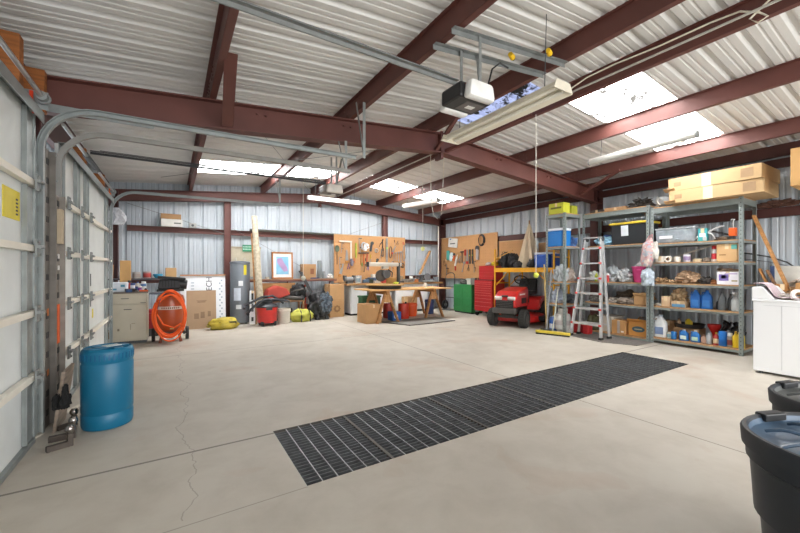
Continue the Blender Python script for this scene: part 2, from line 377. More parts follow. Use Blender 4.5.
# girts and shelf girt on the gable wall, wind posts
def girt(x0, x1, Y, z, lab, dp=.09):
    g_ = MB(); g_.box(((x0+x1)/2, Y, z), (x1-x0, .006, .12)); g_.box(((x0+x1)/2, Y-.04, z+.057), (x1-x0, dp, .006)); g_.box(((x0+x1)/2, Y+.02, z-.057), (x1-x0, dp, .006)); trim(g_, lab)
girt(XL+.3, 1.12, 10.1, 2.24, 'red girt holding the printed carton'); girt(1.24, 5.66, 10.1, 2.24, 'red girt above the framed picture'); girt(5.78, 7.9, 10.1, 2.24, 'red girt above the bright wall panel')
girt(XL+.3, 1.12, 10.1, 1.06, 'low red girt behind the compressor'); girt(5.78, 7.9, 10.1, 1.06, 'low red girt behind the bench end')
for X, lab in ((1.18, 'red wind post beside the water heater'), (5.72, 'red wind post above the pegboard')):
    c = MB(); h = rz_(X)-.2
    for dx in (-.07, .07): c.box((X+dx, 10.06, h/2), (.012, .13, h))
    c.box((X, 10.06, h/2), (.14, .008, h)); trim(c, lab)
g_ = MB(); g_.box((XR-.1, 3.2, 2.2), (.006, 14, .14)); g_.box((XR-.05, 3.2, 2.27), (.1, 14, .006)); g_.box((XR-.09, 3.2, 2.13), (.06, 14, .006)); trim(g_, 'red girt along the wall behind the racks', OXIDE_D)
# diagonal tie cables in the gable
c = MB(); c.cyl((XL+.3, 10.0, 2.78), (1.1, 9.98, 2.2), .006, seg=6).cyl((-.2, 9.4, 3.3), (3.3, 4.6, 3.25), .005, seg=6).cyl((4.3, 10.05, 2.3), (5.65, 10.05, 2.8), .006, seg=6).cyl((.6, 4.7, 3.35), (3.3, 9.9, 3.4), .005, seg=6)
c.cyl((1.3, 10.08, 2.35), (3.6, 10.08, 1.1), .005, seg=6)
trim(c, 'thin diagonal bracing cables under the roof', GALV_D)
# floor grate ----------------------------------------------------------------
gr = T('drain_grate', 'long black steel bar grate set into the concrete floor', 'floor grate', (GX0, GY0, 0))
gm = M('#5e6062', .5, .4, .25, 12); b = MB(); W_, D_ = GX1-GX0, GY1-GY0
n = int(D_/.04)
for i in range(n+1): b.box((W_/2, i*D_/n, -.02), (W_, .006, .03))
nb = int(W_/.10)
b2 = MB()
for i in range(nb+1): b2.box((i*W_/nb, D_/2, -.0075), (.007, D_, .009))
b.build('bearing_bars', gm, gr); b2.build('cross_rods', M('#8d8f90', .45, .6, .2, 12), gr)
fr = MB()
for y in (-.012, D_+.006): fr.box((W_/2, y, -.012), (W_+.03, .02, .022))
for x in (-.01, W_+.01, .61, 1.53, 2.45, 3.37, 4.29): fr.box((x, D_/2, -.014), (.022, D_, .024))
fr.build('frame', M('#5e5a55', .6, .4, .2), gr)
# ================================================================ SECTIONAL DOORS
def sectional_door(name, y0, y1, label, stiles, sticker=None):
    t = T(name, None, None, (0, 0, 0)); S(t, label); X = -.90; zs = (0.02, .51, .98, 1.46, 1.94, 2.5)
    skin = M('#dadedc', .65, 0, .05, 4); strut = M('#e8e3d6', .5, 0, .05)
    for i in range(5):
        p = MB(); p.box((X-.02, (y0+y1)/2, (zs[i]+zs[i+1])/2), (.03, y1-y0-.01, zs[i+1]-zs[i]-.008)); p.build('panel', skin, t, bevel=.004)
    for i, z in enumerate(zs[1:5]):
        p = MB(); p.box((X+.025, (y0+y1)/2, z+.021), (.04, y1-y0-.02, .004)); p.box((X+.025, (y0+y1)/2, z-.021), (.04, y1-y0-.02, .004)); p.box((X+.045, (y0+y1)/2, z), (.004, y1-y0-.02, .042))
        p.build('strut', strut, t)
    p = MB(); p.box((X+.03, (y0+y1)/2, 2.5), (.08, y1-y0+.04, .006)); p.box((X+.068, (y0+y1)/2, 2.46), (.005, y1-y0+.04, .08)); p.build('top_angle', GALV, t)
    p = MB(); p.box((X+.0, (y0+y1)/2, .02), (.05, y1-y0, .035)); p.build('bottom_seal', GALV, t)
    for (a, b) in stiles:
        for i in range(5):
            p = MB(); za, zb = zs[i]+.03, zs[i+1]-.03
            p.box((X+.008, (a+b)/2, (za+zb)/2), (.02, b-a, zb-za)); p.box((X+.022, a+.012, (za+zb)/2), (.012, .024, zb-za)); p.box((X+.022, b-.012, (za+zb)/2), (.012, .024, zb-za))
            p.build('stile', GALV, t)
        for z in zs[1:5]:
            h = MB(); h.box((X+.062, (a+b)/2, z), (.012, .09, .12)); h.cyl((X+.08, (a+b)/2-.05, z+.01), (X+.08, (a+b)/2+.05, z+.01), .013, seg=8)
            h.cyl((X+.07, (a+b)/2-.03, z+.045), (X+.078, (a+b)/2-.03, z+.045), .01, seg=6).cyl((X+.07, (a+b)/2+.03, z-.045), (X+.078, (a+b)/2+.03, z-.045), .01, seg=6)
            h.build('hinge', GALV_D, t)
    if sticker:
        for (y, z, w_, h_, c) in sticker:
            s = MB(); s.box((X-.003, y, z), (.004, w_, h_)); s.build('sticker', M(c, .5), t)
            if w_ > .1:
                s = MB()
                for k in range(5): s.box((X+.0, y+w_*.3, z-.06+k*.025), (.002, .035, .012))
                s.build('sticker_print', BLACK, t)
    return t
sectional_door('door_1', .35, 3.8, 'white insulated sectional door nearest the camera', ((.4, .55), (2.0, 2.12), (3.6, 3.79)), ((3.42, 1.74, .3, .2, '#e2cf1e'),))
sectional_door('door_2', 4.62, 7.76, 'white insulated sectional door farther along the wall', ((4.63, 4.7), (5.2, 5.38), (5.72, 5.9), (7.3, 7.5)), ((6.35, .72, .07, .12, '#e2cf1e'), (6.2, 1.17, .05, .16, '#5b5f60'), (6.2, .88, .05, .12, '#5b5f60')))

def track(label, Y, ztop, xend, ybr, far=False, mat=GALV, side=1, r=.38):
    t = T('door_track', label, 'door track', (-.90, Y, 0))
    pts = [(0, 0, .02), (0, 0, ztop-r)]
    for k in range(1, 9): a = k/8*PI/2; pts.append((r-r*math.cos(a), 0, ztop-r+r*math.sin(a)))
    pts.append((xend+.90, 0, ztop+.02))
    # C-shaped channel: web plus two lips swept along the path
    b = MB(); bm = b.bm; rows = []
    prof = ((.0, -.012), (.0, .03), (.045, .03), (.045, -.012))
    P = [Vector(p) for p in pts]
    for i, p in enumerate(P):
        tg = (P[min(i+1, len(P)-1)]-P[max(i-1, 0)]).normalized(); nrm = Vector((tg.z, 0, -tg.x))
        if i == 0: nrm = Vector((1, 0, 0))
        rows.append([bm.verts.new(p+nrm*a+Vector((0, c*side, 0))) for a, c in prof])
    for i in range(len(rows)-1):
        for k in range(3): bm.faces.new((rows[i][k], rows[i][k+1], rows[i+1][k+1], rows[i+1][k]))
    o = b.build('rail', mat, t); md = o.modifiers.new('thick', 'SOLIDIFY'); md.thickness = .005
    # jamb angle with bolt slots, brackets
    j = MB(); j.box((-.05, ybr*side, ztop/2-.1), (.05, .006, ztop-.25)); j.box((-.075, (ybr-.03)*side, ztop/2-.1), (.006, .065, ztop-.25)); j.build('jamb_angle', GALV, t)
    for z in (.3, .82, 1.3, 1.78, 2.1):
        k = MB(); k.box((-.02, .045*side, z), (.06, .05, .05)); k.cyl((.0, .05*side, z), (.03, .05*side, z), .012, seg=6); k.build('bracket', GALV_D, t)
    return t
track('galvanised curved track hugging the nearest sectional door', 3.92, 2.63, 1.85, -.07)
track('brownish curved track rising beside the slotted grey angles', 4.47, 2.61, 2.0, .05, side=-1, mat=M('#8d8b86', .5, .4, .1, 9))
track('far curved track at the back edge of the second sectional door', 7.86, 2.68, 1.95, .06)
# track hangers
for (x, y, z0, lab) in ((1.95, 3.93, 2.64, 'slotted hanger strap holding the nearest track from a purlin'), (1.95, 4.47, 2.58, 'slotted hanger strap behind the main rafter'), (1.93, 7.87, 2.7, 'slotted hanger strap at the far end of the back track')):
    h = MB(); z1 = rz_(x)-(.3 if 4.2 < y < 5 else .0)
    h.box((x, y, (z0+z1)/2), (.035, .004, z1-z0)); h.box((x+.016, y+.014, (z0+z1)/2), (.004, .03, z1-z0)); h.bar((x, y+.01, z0+.03), (x-.1, y+.01, z1-.02), .03, .004)
    for k in range(9): h.cyl((x, y-.004, z0+.04+k*(z1-z0-.08)/8), (x, y+.004, z0+.04+k*(z1-z0-.08)/8), .007, seg=6)
    tag(h.build('track_hanger', GALV), lab, 'hanger strap')
# torsion shafts
for (y0, y1, lab) in ((.3, 3.95, 'torsion spring shaft over the nearest sectional door'), (4.5, 7.95, 'torsion spring shaft over the farther sectional door')):
    t = T('torsion_shaft', lab, 'door shaft', (-.85, y0, 2.64)); L_ = y1-y0
    MB().cyl((0, 0, 0), (0, L_, 0), .016, seg=10).build('shaft', STEEL, t, True)
    s = MB(); pts = []
    for k in range(200): a = k*.9; pts.append((.028*math.cos(a), L_*.3+k*.004, .028*math.sin(a)))
    s.tube(pts, .006, 5); s.build('spring', M('#6d7072', .5, .5), t, True)
    for y in (L_-.12,):
        MB().cyl((0, y, 0), (0, y+.05, 0), .035, seg=20).cyl((0, y+.05, 0), (0, y+.07, 0), .045, seg=20).build('cable_drum', GALV_D, t, True)
        MB().box((-.06, y+.12, 0), (.15, .006, .14)).build('end_plate', GALV, t)
    MB().box((-.06, L_*.5, 0), (.13, .05, .1)).build('center_bracket', GALV_D, t)
for (y, z0, z1, h, lab) in ((3.72, 2.55, 3.0, .12, 'long unpainted timber block above the nearest door corner'), (4.32, 2.66, 3.02, .1, 'short unpainted timber block behind the torsion shaft end'), (6.1, 2.55, 2.85, .1, 'timber block above the middle of the second door'), (7.6, 2.45, 2.85, .09, 'timber block above the far corner of the second door')):
    tag(MB().box((-1.0, y, (z0+z1)/2), (.14, h*.75, z1-z0)).build('timber_block', WOOD('#8f5526')), lab, 'timber block')
# header angle with punched holes and red tag
h = MB(); h.box((-.65, 4.33, 2.72), (1.0, .004, .07)); 
for k in range(8): h.cyl((-.85+k*.08, 4.32, 2.72), (-.85+k*.08, 4.34, 2.72), .009, seg=6)
tag(h.build('punched_angle', GALV), 'short punched steel angle above the nearest curved track', 'angle iron')
tag(MB().box((-.93, 3.98, 2.62), (.02, .1, .16)).build('warning_tag', M('#e0401c', .5)), 'orange red warning tag at the top of the nearest track', 'tag')
tag(MB().box((-.9, 7.99, 2.62), (.03, .12, .18)).build('warning_tag', M('#ee6a1a', .5)), 'orange warning tag at the top of the far track', 'tag')
# slotted angles leaning between the doors
SLOT = M('#75706a', .5, .45, .2, 8)
for (y, x, z1, c, lab) in ((4.12, -.86, 2.3, SLOT, 'tall slotted steel angle standing between the two doors'), (4.3, -.83, 1.95, M('#8a837b', .5, .4, .2, 8), 'shorter slotted steel angle with an orange sticker')):
    t = T('slotted_angle', lab, 'slotted angle', (x, y, 0))
    b = MB(); b.box((-.02, .0, z1/2), (.006, .13 if y < 4.2 else .09, z1)); b.box((0, .065 if y < 4.2 else .045, z1/2), (.045, .006, z1)); b.build('angle', c, t)
    b = MB()
    for k in range(int(z1/.16)): b.box((-.0155, 0, .12+k*.16), (.004, .06, .05), bev=.0)
    b.build('slots', BLACK, t)
    if y > 4.2:
        MB().box((-.013, .0, .83), (.004, .07, .34)).build('orange_sticker', M('#e8601c', .5), t)
        MB().box((.0, .0, 1.68), (.03, .08, .3)).build('tape_wrap', M('#b9a88e', .8, 0, .2), t)
        MB().box((-.012, 0, 1.42), (.004, .05, .04)).box((-.012, 0, 1.32), (.004, .05, .04)).build('label_sticker', WHITE, t)
    else: MB().box((-.013, 0, .95), (.003, .05, .06)).box((-.013, 0, .45), (.003, .05, .05)).build('orange_sticker', M('#b86a30', .6), t)
p = MB(); p.box((0, 0, .24), (.02, .34, .48), Matrix.Rotation(.12, 3, 'Y')); o = tag(p.build('plywood_scrap', WOOD('#8f7f70', (1, 1, 8))), 'weathered plywood scrap leaning on the slotted angles', 'plywood'); o.location = (-.77, 4.1, .0)
for i, (x, y, z, s, lab) in enumerate(((-.72, 3.74, 0, .7, 'chrome ball hitch mount nearest the blue drum'), (-.7, 3.56, 0, .65, 'rusty ball hitch mount lying against the track'), (-.74, 4.0, 0, .6, 'ball hitch mount behind the other two'))):
    t = T('hitch_mount', lab, 'hitch mount', (x, y, z), rz=.1+i*.3)
    MB().box((0, 0, .03*s), (.2*s, .06*s, .06*s)).box((.1*s, 0, .07*s), (.05*s, .065*s, .14*s)).build('shank', M('#5a524c', .5, .5, .3), t, bevel=.004)
    b = MB(); b.cyl((.1*s, 0, .14*s), (.1*s, 0, .165*s), .022*s); b.lathe([(.0015, -.03), (.02, -.026), (.03, -.008), (.03, .008), (.02, .026), (.0015, .03)], (.1*s, 0, .19*s), 16); b.build('ball', M('#9a9490', .25, .95), t, True)
t = T('work_gloves', 'pair of black work gloves hung above the hitch mounts', 'gloves', (-.72, 3.88, .2))
MB().blob((0, 0, 0), (.07, .1, .14), .2, 2.2, 3, 3).box((.0, .04, .14), (.03, .022, .07), .2, .7).box((0, .01, .15), (.03, .022, .08), .2, .7).box((0, -.03, .145), (.03, .022, .07), -.2, .7).build('glove', M('#1b1b1c', .9), t)
MB().blob((-.06, .06, -.02), (.07, .09, .13), .2, 2.2, 3, 5).build('glove', M('#242424', .9), t)

# ================================================================ CEILING FITTINGS
def opener(label, x, y, z, body, end, x0, rail):
    t = T('door_opener', label, 'door opener', (x, y, z))
    MB().box((0, 0, 0), (.36, .26, .13), bev=.02).build('housing', body, t)
    MB().box((.04, 0, -.066), (.2, .16, .006)).build('bottom_cover', M('#6a6462', .5), t)
    MB().box((.04, 0, -.0705), (.08, .05, .003)).build('label_plate', WHITE, t)
    MB().box((.0, -.165, -.005), (.3, .1, .15), taper=.85, bev=.03).build('light_lens', end, t, True)
    MB().box((.0, .165, -.005), (.3, .1, .15), taper=.85, bev=.03).build('light_lens', end, t, True)
    r_ = MB(); r_.box(((x0-x-.1)/2-.05, 0, .1), (abs(x0-x), .012, .03)); r_.box(((x0-x-.1)/2-.05, 0, .128), (abs(x0-x), .05, .005)); r_.build('rail', rail, t)
    c = MB(); c.tube([(-.2, .0, .145), (x0-x, .0, .145)], .006, 6); c.build('drive_chain', DGREY, t)
    b = MB()
    zt = rz_(x)-z
    for sy in (-.12, .12):
        b.box((.05, sy, (zt+.06)/2), (.03, .004, zt-.06)); b.box((.065, sy+.014, (zt+.06)/2), (.004, .03, zt-.06))
        for k in range(7): b.cyl((.05, sy-.005, .1+k*(zt-.15)/6), (.05, sy+.005, .1+k*(zt-.15)/6), .008, seg=6)
    b.bar((.05, -.12, .08), (.25, .12, zt), .03, .004); b.build('hanger', GALV_D, t)
    return t
opener('black and white door opener hanging nearest the camera', 2.2, 2.42, 2.81, M('#222224', .35), M('#efefec', .35), -.8, GALV_D)
o2 = opener('grey door opener hanging in the far bay', 2.4, 6.15, 2.72, M('#8e8983', .5), M('#d9d4cc', .4), -.8, M('#3c3c3e', .5, .3))
b = MB()
for k, (a, h_) in enumerate(((-.1, .05), (-.06, .03), (-.02, .05), (.03, .04), (.08, .05))): b.box((.04+a*.8, -.1305, .01), (.02, .003, h_))
b.box((-.181, 0, 0), (.003, .2, .07)); b.build('nameplate', M('#c22', .5) if 0 else M('#55423c', .5), o2)
a = MB()
for (x0, y0, x1, y1) in ((1.95, 2.3, 3.4, 2.25), (1.95, 2.55, 3.4, 2.5)):
    z0, z1 = rz_(x0)-.02, rz_(x1)-.02
    a.bar((x0, y0, z0), (x1, y1, z1), .045, .004); a.bar((x0, y0+.02, z0-.02), (x1, y1+.02, z1-.02), .004, .045)
    for k in range(24): q = (k+.5)/24; c = Vector((x0, y0, z0)).lerp(Vector((x1, y1, z1)), q); a.cyl(c+V(0, 0, -.006), c+V(0, 0, .006), .008, seg=6)
tag(a.build('angle_iron_pair', GALV_D), 'pair of perforated angle irons spanning the purlins over the near opener', 'angle iron')
for (x, y, lab) in ((2.72, 2.36, 'yellow plug connector nearer the door opener'), (3.0, 2.16, 'yellow plug connector farther from the door opener')):
    z = rz_(x)-.06; t = T('plug_connector', lab, 'electrical plug', (x, y, z), rz=.4)
    MB().cyl((-.05, 0, 0), (.02, 0, 0), .022, .026, 12).build('body', M('#e8bb1c', .5), t, True); MB().cyl((.02, 0, 0), (.05, 0, 0), .016, seg=10).build('cap', BLACK, t, True)
b = MB(); b.tube([(2.38, 2.42, 2.9), (2.45, 2.42, 2.95), (2.5, 2.4, 3.15), (2.58, 2.38, 3.22), (2.68, 2.37, 3.2)], .008, 6); tag(b.build('electric_cable', BLACK, smooth=True), 'black power cord looping from the near opener to its plug', 'cable')

def tube_light(label, p0, p1, wd, kind, on=0):
    p0, p1 = Vector(p0), Vector(p1); L_ = (p1-p0).length; a = math.atan2(p1.y-p0.y, p1.x-p0.x)
    t = T('tube_light', label, 'ceiling light', (p0+p1)/2, rz=a)
    if kind == 'shop':
        b = MB(); b.prism([(-.05, .05), (.05, .05), (.06, .02), (wd/2, -.03), (wd/2, -.036), (.05, .012), (-.05, .012), (-wd/2, -.036), (-wd/2, -.03), (-.06, .02)], (-L_/2, 0, 0), (0, 1, 0), (0, 0, 1), (1, 0, 0), L_).build('reflector', M('#f2ebd8', .35, 0, .03), t)
        for s in (-1, 1): MB().box((s*(L_/2+.004), 0, .005), (.012, wd*.96, .08), taper=.7).build('end_cap', M('#ddd6c4', .4), t)
        for s in (-.055, .055): MB().cyl((-L_/2+.03, s, -.012), (L_/2-.03, s, -.012), .017, seg=12).build('tube', M('#f2eee2', .3, 0, .02), t, True)
    else:
        MB().box((0, 0, .035), (L_, .07, .03)).build('housing', WHITE, t)
        b = MB(); b.cyl((-L_/2, 0, 0), (L_/2, 0, 0), .048, seg=16)
        m = M('#b9b9b3', .35, 0, .03)
        if on:
            m = bpy.data.materials.new('lit_tube'); m.use_nodes = True; pb = m.node_tree.nodes['Principled BSDF']
            n = m.node_tree.nodes.new('ShaderNodeTexNoise'); pb.inputs['Base Color'].default_value = (.9, .9, .88, 1)
            pb.inputs['Emission Color'].default_value = (1, .98, .94, 1); pb.inputs['Emission Strength'].default_value = on
        b.build('diffuser', m, t, True)
        for s in (-1, 1): MB().cyl((s*L_/2, 0, 0), (s*(L_/2+.02), 0, 0), .052, seg=16).build('end_cap', GREY, t, True)
    for s in (-.38, .38):
        x = s*L_; P = (p0+p1)/2+V(math.cos(a)*x, math.sin(a)*x, 0); zt = sz_(P.x)-.01-P.z
        MB().cyl((x, 0, .05), (x+.02, .0, zt), .004, seg=5).build('chain', DGREY, t)
    return t
tube_light('open cream twin tube shop light hanging beside the near opener', (2.82, 3.39, 2.87), (2.82, 1.90, 2.85), .27, 'shop')
tube_light('round grey tube light hanging under the near skylight', (5.87, 3.45, 3.08), (5.83, 2.0, 3.08), .1, 'round')
tube_light('glowing white tube light hanging behind the far opener', (2.82, 8.72, 3.06), (4.2, 8.72, 3.07), .1, 'round', 1.5)
tube_light('round tube light hanging under the far skylight right of the ridge', (5.25, 8.2, 3.0), (5.5, 7.05, 3.0), .1, 'round', .3)
# strings, ropes and conduit
def hang(name, label, cat, pts, r, mat, parent=None): b = MB(); b.tube(pts, r, 6); return tag(b.build(name, mat, parent, True), label, cat)
t = T('pull_cord', 'white pull cord hanging from the ridge with a yellow tennis ball', 'pull cord', (4.16, 3.2, 3.4))
ROPE = M('#dcd8cc', .8)
MB().tube([(0, 0, 0), (0, 0, -2.14)], .005, 6).build('cord', ROPE, t); MB().lathe([(.001, -.036), (.018, -.031), (.031, -.018), (.036, 0), (.031, .018), (.018, .031), (.001, .036)], (0, 0, -2.17), 20).build('ball', M('#d3dc5a', .8), t, True)
t['label'] = 'parking string with a yellow green ball hanging down before the riding mower'; t['category'] = 'hanging ball'; t.name = 'tennis_ball_cord'
t3 = T('tennis_ball_cord', 'parking string with a pale yellow ball hanging before the bright wall panel', 'hanging ball', (4.72, 6.6, sz_(4.72)))
h_ = sz_(4.72)-1.77
MB().tube([(0, 0, 0), (0, 0, -h_)], .005, 6).build('cord', ROPE, t3); MB().lathe([(.001, -.05), (.03, -.04), (.05, 0), (.03, .04), (.001, .05)], (0, 0, -h_), 16).build('ball', M('#d6d690', .8), t3, True)
t4 = T('tennis_ball_cord', 'parking string with a dark weight hanging in front of the picture shelf', 'hanging ball', (2.16, 7.0, sz_(2.16)))
h_ = sz_(2.16)-1.14
MB().tube([(0, 0, 0), (0, 0, -h_)], .005, 6).build('cord', ROPE, t4); MB().lathe([(.001, -.05), (.03, -.04), (.05, 0), (.03, .04), (.001, .05)], (0, 0, -h_), 16).build('ball', M('#c8c6b8', .8), t4, True)
hang('hanging_rope', 'pale rope looped down from the ridge of the main rafter', 'rope', [(3.55, 4.75, 3.2), (3.57, 4.76, 2.4), (3.62, 4.76, 2.2), (3.7, 4.76, 2.14), (3.78, 4.76, 2.22), (3.8, 4.76, 2.4), (3.83, 4.75, 3.2)], .005, ROPE)
hang('conduit', 'thin white conduit running along the purlin right of the ridge', 'conduit', [(4.06, -1, 3.43), (4.06, 9.9, 3.43)], .011, M('#c9c6be', .4, .3))
hang('extension_cord', 'white extension cord draped and knotted along a purlin', 'extension cord', [(4.0, 2.7, 3.42), (4.02, 2.4, 3.5), (4.05, 2.1, 3.52), (4.06, 1.7, 3.5), (4.1, 1.3, 3.52), (4.1, 1.1, 3.5), (4.1, .98, 3.42), (4.1, .93, 3.36), (4.1, .99, 3.34), (4.1, 1.04, 3.4), (4.1, .9, 3.5)], .008, M('#e3ddcb', .6))
hang('pipe', 'long dark pipe lying on the red girt above the framed picture', 'pipe', [(1.7, 10.02, 2.33), (4.2, 10.02, 2.33)], .035, M('#4b4a42', .6))
hang('pipe', 'second olive pipe lying just behind on the same girt', 'pipe', [(1.9, 10.1, 2.335), (5.0, 10.1, 2.335)], .03, M('#6a6655', .6))

# ================================================================ BLUE DRUM, TRASH CANS, DRYER
DR = M('#0d6a8e', .38, 0, .06, 3)
t = T('plastic_drum', 'blue plastic drum standing on the floor beside the sectional doors', 'drum', (-.46, 3.93, 0)); t.scale = (.91, .91, 1)
MB().lathe([(.165, 0), (.185, .006), (.193, .03), (.194, .11), (.188, .12), (.188, .13), (.194, .14), (.196, .52), (.19, .53), (.19, .54), (.196, .55), (.196, .62), (.19, .64), (.176, .655), (.17, .64), (.165, .628), (.0, .63)], (0, 0, 0), 48, cap=False).build('barrel', DR, t, True)
MB().box((0, 0, .64), (.33, .07, .035), .5, bev=.012).build('handle_bridge', DR, t, True)
for s in (-1, 1): MB().cyl((.09*s, .09*-s, .628), (.09*s, .09*-s, .652), .035, seg=16).build('bung_cap', M('#3f8ab4', .5), t, True)
MB().box((.03, -.0, .6605), (.12, .1, .004), .5).build('paper_label', M('#cfdedd', .7), t)
b = MB()
for k in range(36): a_ = k/36*2*PI; b.box((.195*math.cos(a_), .195*math.sin(a_), .59), (.006, .012, .05), a_)
b.build('rim_grooves', M('#0f5d88', .4), t)

def trash_can(label, x, y, rz, lidc, bodyc, first):
    t = T('trash_can', label, 'trash can', (x, y, 0), rz=rz)
    bd = MB(); bd.lathe([(.21, 0), (.225, .01), (.23, .1), (.252, .44), (.256, .46), (.268, .465), (.278, .64), (.288, .65), (.288, .69), (.27, .69), (.25, .5), (.21, .03), (0, .03)], seg=48, sq=2.3, cap=False).build('body', bodyc, t, True)
    g_ = MB()
    for k in range(12): a_ = k/12*2*PI; g_.box((.237*math.cos(a_), .237*math.sin(a_), .22), (.02, .018, .3), a_, 1.02)
    g_.build('body_ribs', bodyc, t)
    MB().lathe([(.291, .69), (.299, .692), (.302, .74), (.297, .748), (.286, .748), (.28, .74)], seg=48, sq=2.3, cap=False).build('lid_rim', M('#20262d', .45, 0, .15), t, True)
    MB().lathe([(.283, .742), (.276, .722), (.25, .712), (.2, .716), (.15, .726), (.0, .73)], seg=48, sq=2.3, cap=False).build('lid', lidc, t, True)
    for k in range(2):
        a_ = PI/2+k*PI
        MB().box((.285*math.cos(a_), .285*math.sin(a_), .74), (.04, .1, .03), a_, bev=.006).build('handle', M('#15181c', .5), t)
    for k in range(10):
        a_ = k/10*2*PI+.2; p = [( (.15+.02*q)*math.cos(a_+.0), (.15+.02*q)*math.sin(a_), .733+.012*math.sin(q/5*PI)-.012*(q/5)) for q in range(6)]
        MB().tube(p, .006, 6).build('lid_rib', lidc, t, True)
trash_can('black trash can with a dusty blue black lid closest to the camera', 1.845, .17, -.38, M('#4a6076', .38, 0, .35, 5), M('#1d242c', .45, 0, .15), 1)
trash_can('black trash can with a dusty grey lid just behind the other can', 2.47, .24, -.3, M('#5d605f', .45, 0, .3, 5), M('#1e2124', .5, 0, .15), 0)
# ================================================================ GENERIC SMALL THINGS
TAPE = M('#d8c19a', .4, 0, .05)
def carton(label, x, y, z, sx, sy, sz, rz=0, mat=None, tape='x', open_=False, marks=None, cat='cardboard box', name='cardboard_box', tilt=0):
    t = T(name, label, cat, (x, y, z), rz=rz, rx=tilt); mat = mat or CARD
    b = MB()
    if open_:
        w_ = .006
        b.box((0, 0, w_/2), (sx, sy, w_))
        for s in (-1, 1): b.box((s*(sx/2-w_/2), 0, sz/2), (w_, sy, sz)); b.box((0, s*(sy/2-w_/2), sz/2), (sx-2*w_, w_, sz))
        b.build('box_body', mat, t)
        for s in (-1, 1):
            f_ = MB(); f_.box((s*(sx/2+.04), 0, sz+.03), (.11, sy*.96, w_), Matrix.Rotation(-s*.6, 3, 'Y')); f_.build('flap', mat, t)
            f_ = MB(); f_.box((0, s*(sy/2+.03), sz-.02), (sx*.96, .1, w_), Matrix.Rotation(-s*.9, 3, 'X')); f_.build('flap', mat, t)
    else:
        b.box((0, 0, sz/2), (sx, sy, sz)); b.build('box_body', mat, t, bevel=.004)
        f_ = MB()
        if tape == 'x': f_.box((0, 0, sz+.0008), (sx*.999, .045, .0015)); f_.box((-sx/2-.0008, 0, sz-.04), (.0015, .045, .08)); f_.box((sx/2+.0008, 0, sz-.04), (.0015, .045, .08))
        else: f_.box((0, 0, sz+.0008), (.045, sy*.999, .0015)); f_.box((0, -sy/2-.0008, sz-.04), (.045, .0015, .08)); f_.box((0, sy/2+.0008, sz-.04), (.045, .0015, .08))
        f_.build('tape', TAPE, t)
    if marks:
        for (face, a, b_, w_, h_, c) in marks:
            m_ = MB()
            if face == 'x': m_.box((-sx/2-.0015, a, b_), (.002, w_, h_))
            else: m_.box((a, -sy/2-.0015, b_), (w_, .002, h_))
            m_.build('printed_mark', M(c, .7), t)
    return t
def bottle(label, x, y, z, r, h, col, cap='#eeeeee', kind='round', lab=None, cat='bottle', name='bottle', rz=0, group=None):
    t = T(name, label, cat, (x, y, z), rz=rz, group=group); m = M(col, .35, 0, .05)
    if kind == 'jug':   # rectangular jug with a moulded handle
        MB().lathe([(.001, 0), (r*.97, .004), (r, .02), (r, h*.55), (r*.95, h*.66), (r*.45, h*.86), (r*.3, h*.9), (r*.3, h*.95), (.001, h*.95)], seg=24, sx=.62, sq=4, cap=False).build('body', m, t, True)
        MB().tube([(0, r*.75, h*.58), (0, r*.98, h*.72), (0, r*.85, h*.86), (0, r*.3, h*.88)], r*.13, 8).build('handle', m, t, True)
        MB().cyl((0, 0, h*.93), (0, 0, h), r*.34, seg=14).build('cap', M(cap, .4), t, True)
        if lab: MB().box((-r*.62-.001, 0, h*.3), (.002, r*1.3, h*.32)).build('label', M(lab, .5), t)
    elif kind == 'spray':
        MB().lathe([(.001, 0), (r, .003), (r, h*.55), (r*.35, h*.76), (r*.3, h*.82), (.001, h*.82)], seg=20, cap=False).build('body', m, t, True)
        MB().box((0, 0, h*.88), (r*.9, r*.9, h*.1)).box((-r*.9, 0, h*.94), (r*1.9, r*.5, h*.09)).box((-r*.9, 0, h*.84), (r*.2, r*.3, h*.12)).build('trigger', M(cap, .4), t)
        if lab: MB().lathe([(r*1.01, h*.12), (r*1.01, h*.42)], seg=20, cap=False).build('label', M(lab, .5), t, True)
    elif kind == 'can':
        MB().lathe([(.001, 0), (r*.95, .001), (r, .006), (r, h*.97), (r*.94, h), (r*.9, h*.985), (.001, h*.985)], seg=24, cap=False).build('body', m, t, True)
        MB().lathe([(.001, h*.985), (r*.6, h*.986), (r*.6, h*1.01), (.001, h*1.01)], seg=20, cap=False).build('lid', M(cap, .4), t, True)
        if lab: MB().lathe([(r*1.012, h*.2), (r*1.012, h*.75)], seg=24, cap=False).build('label', M(lab, .5), t, True)
    elif kind == 'aerosol':
        MB().lathe([(.001, 0), (r, .003), (r, h*.72), (r*.7, h*.78), (.001, h*.78)], seg=20, cap=False).build('body', m, t, True)
        MB().lathe([(.001, h*.76), (r*.92, h*.765), (r*.88, h*.98), (.001, h)], seg=20, cap=False).build('cap', M(cap, .4), t, True)
        if lab: MB().lathe([(r*1.012, h*.15), (r*1.012, h*.5)], seg=20, cap=False).build('label', M(lab, .5), t, True)
    else:
        MB().lathe([(.001, 0), (r, .003), (r, h*.62), (r*.85, h*.7), (r*.35, h*.86), (r*.3, h*.9), (.001, h*.9)], seg=20, cap=False).build('body', m, t, True)
        MB().cyl((0, 0, h*.88), (0, 0, h), r*.38, seg=12).build('cap', M(cap, .4), t, True)
        if lab: MB().lathe([(r*1.012, h*.15), (r*1.012, h*.52)], seg=20, cap=False).build('label', M(lab, .5), t, True)
    return t
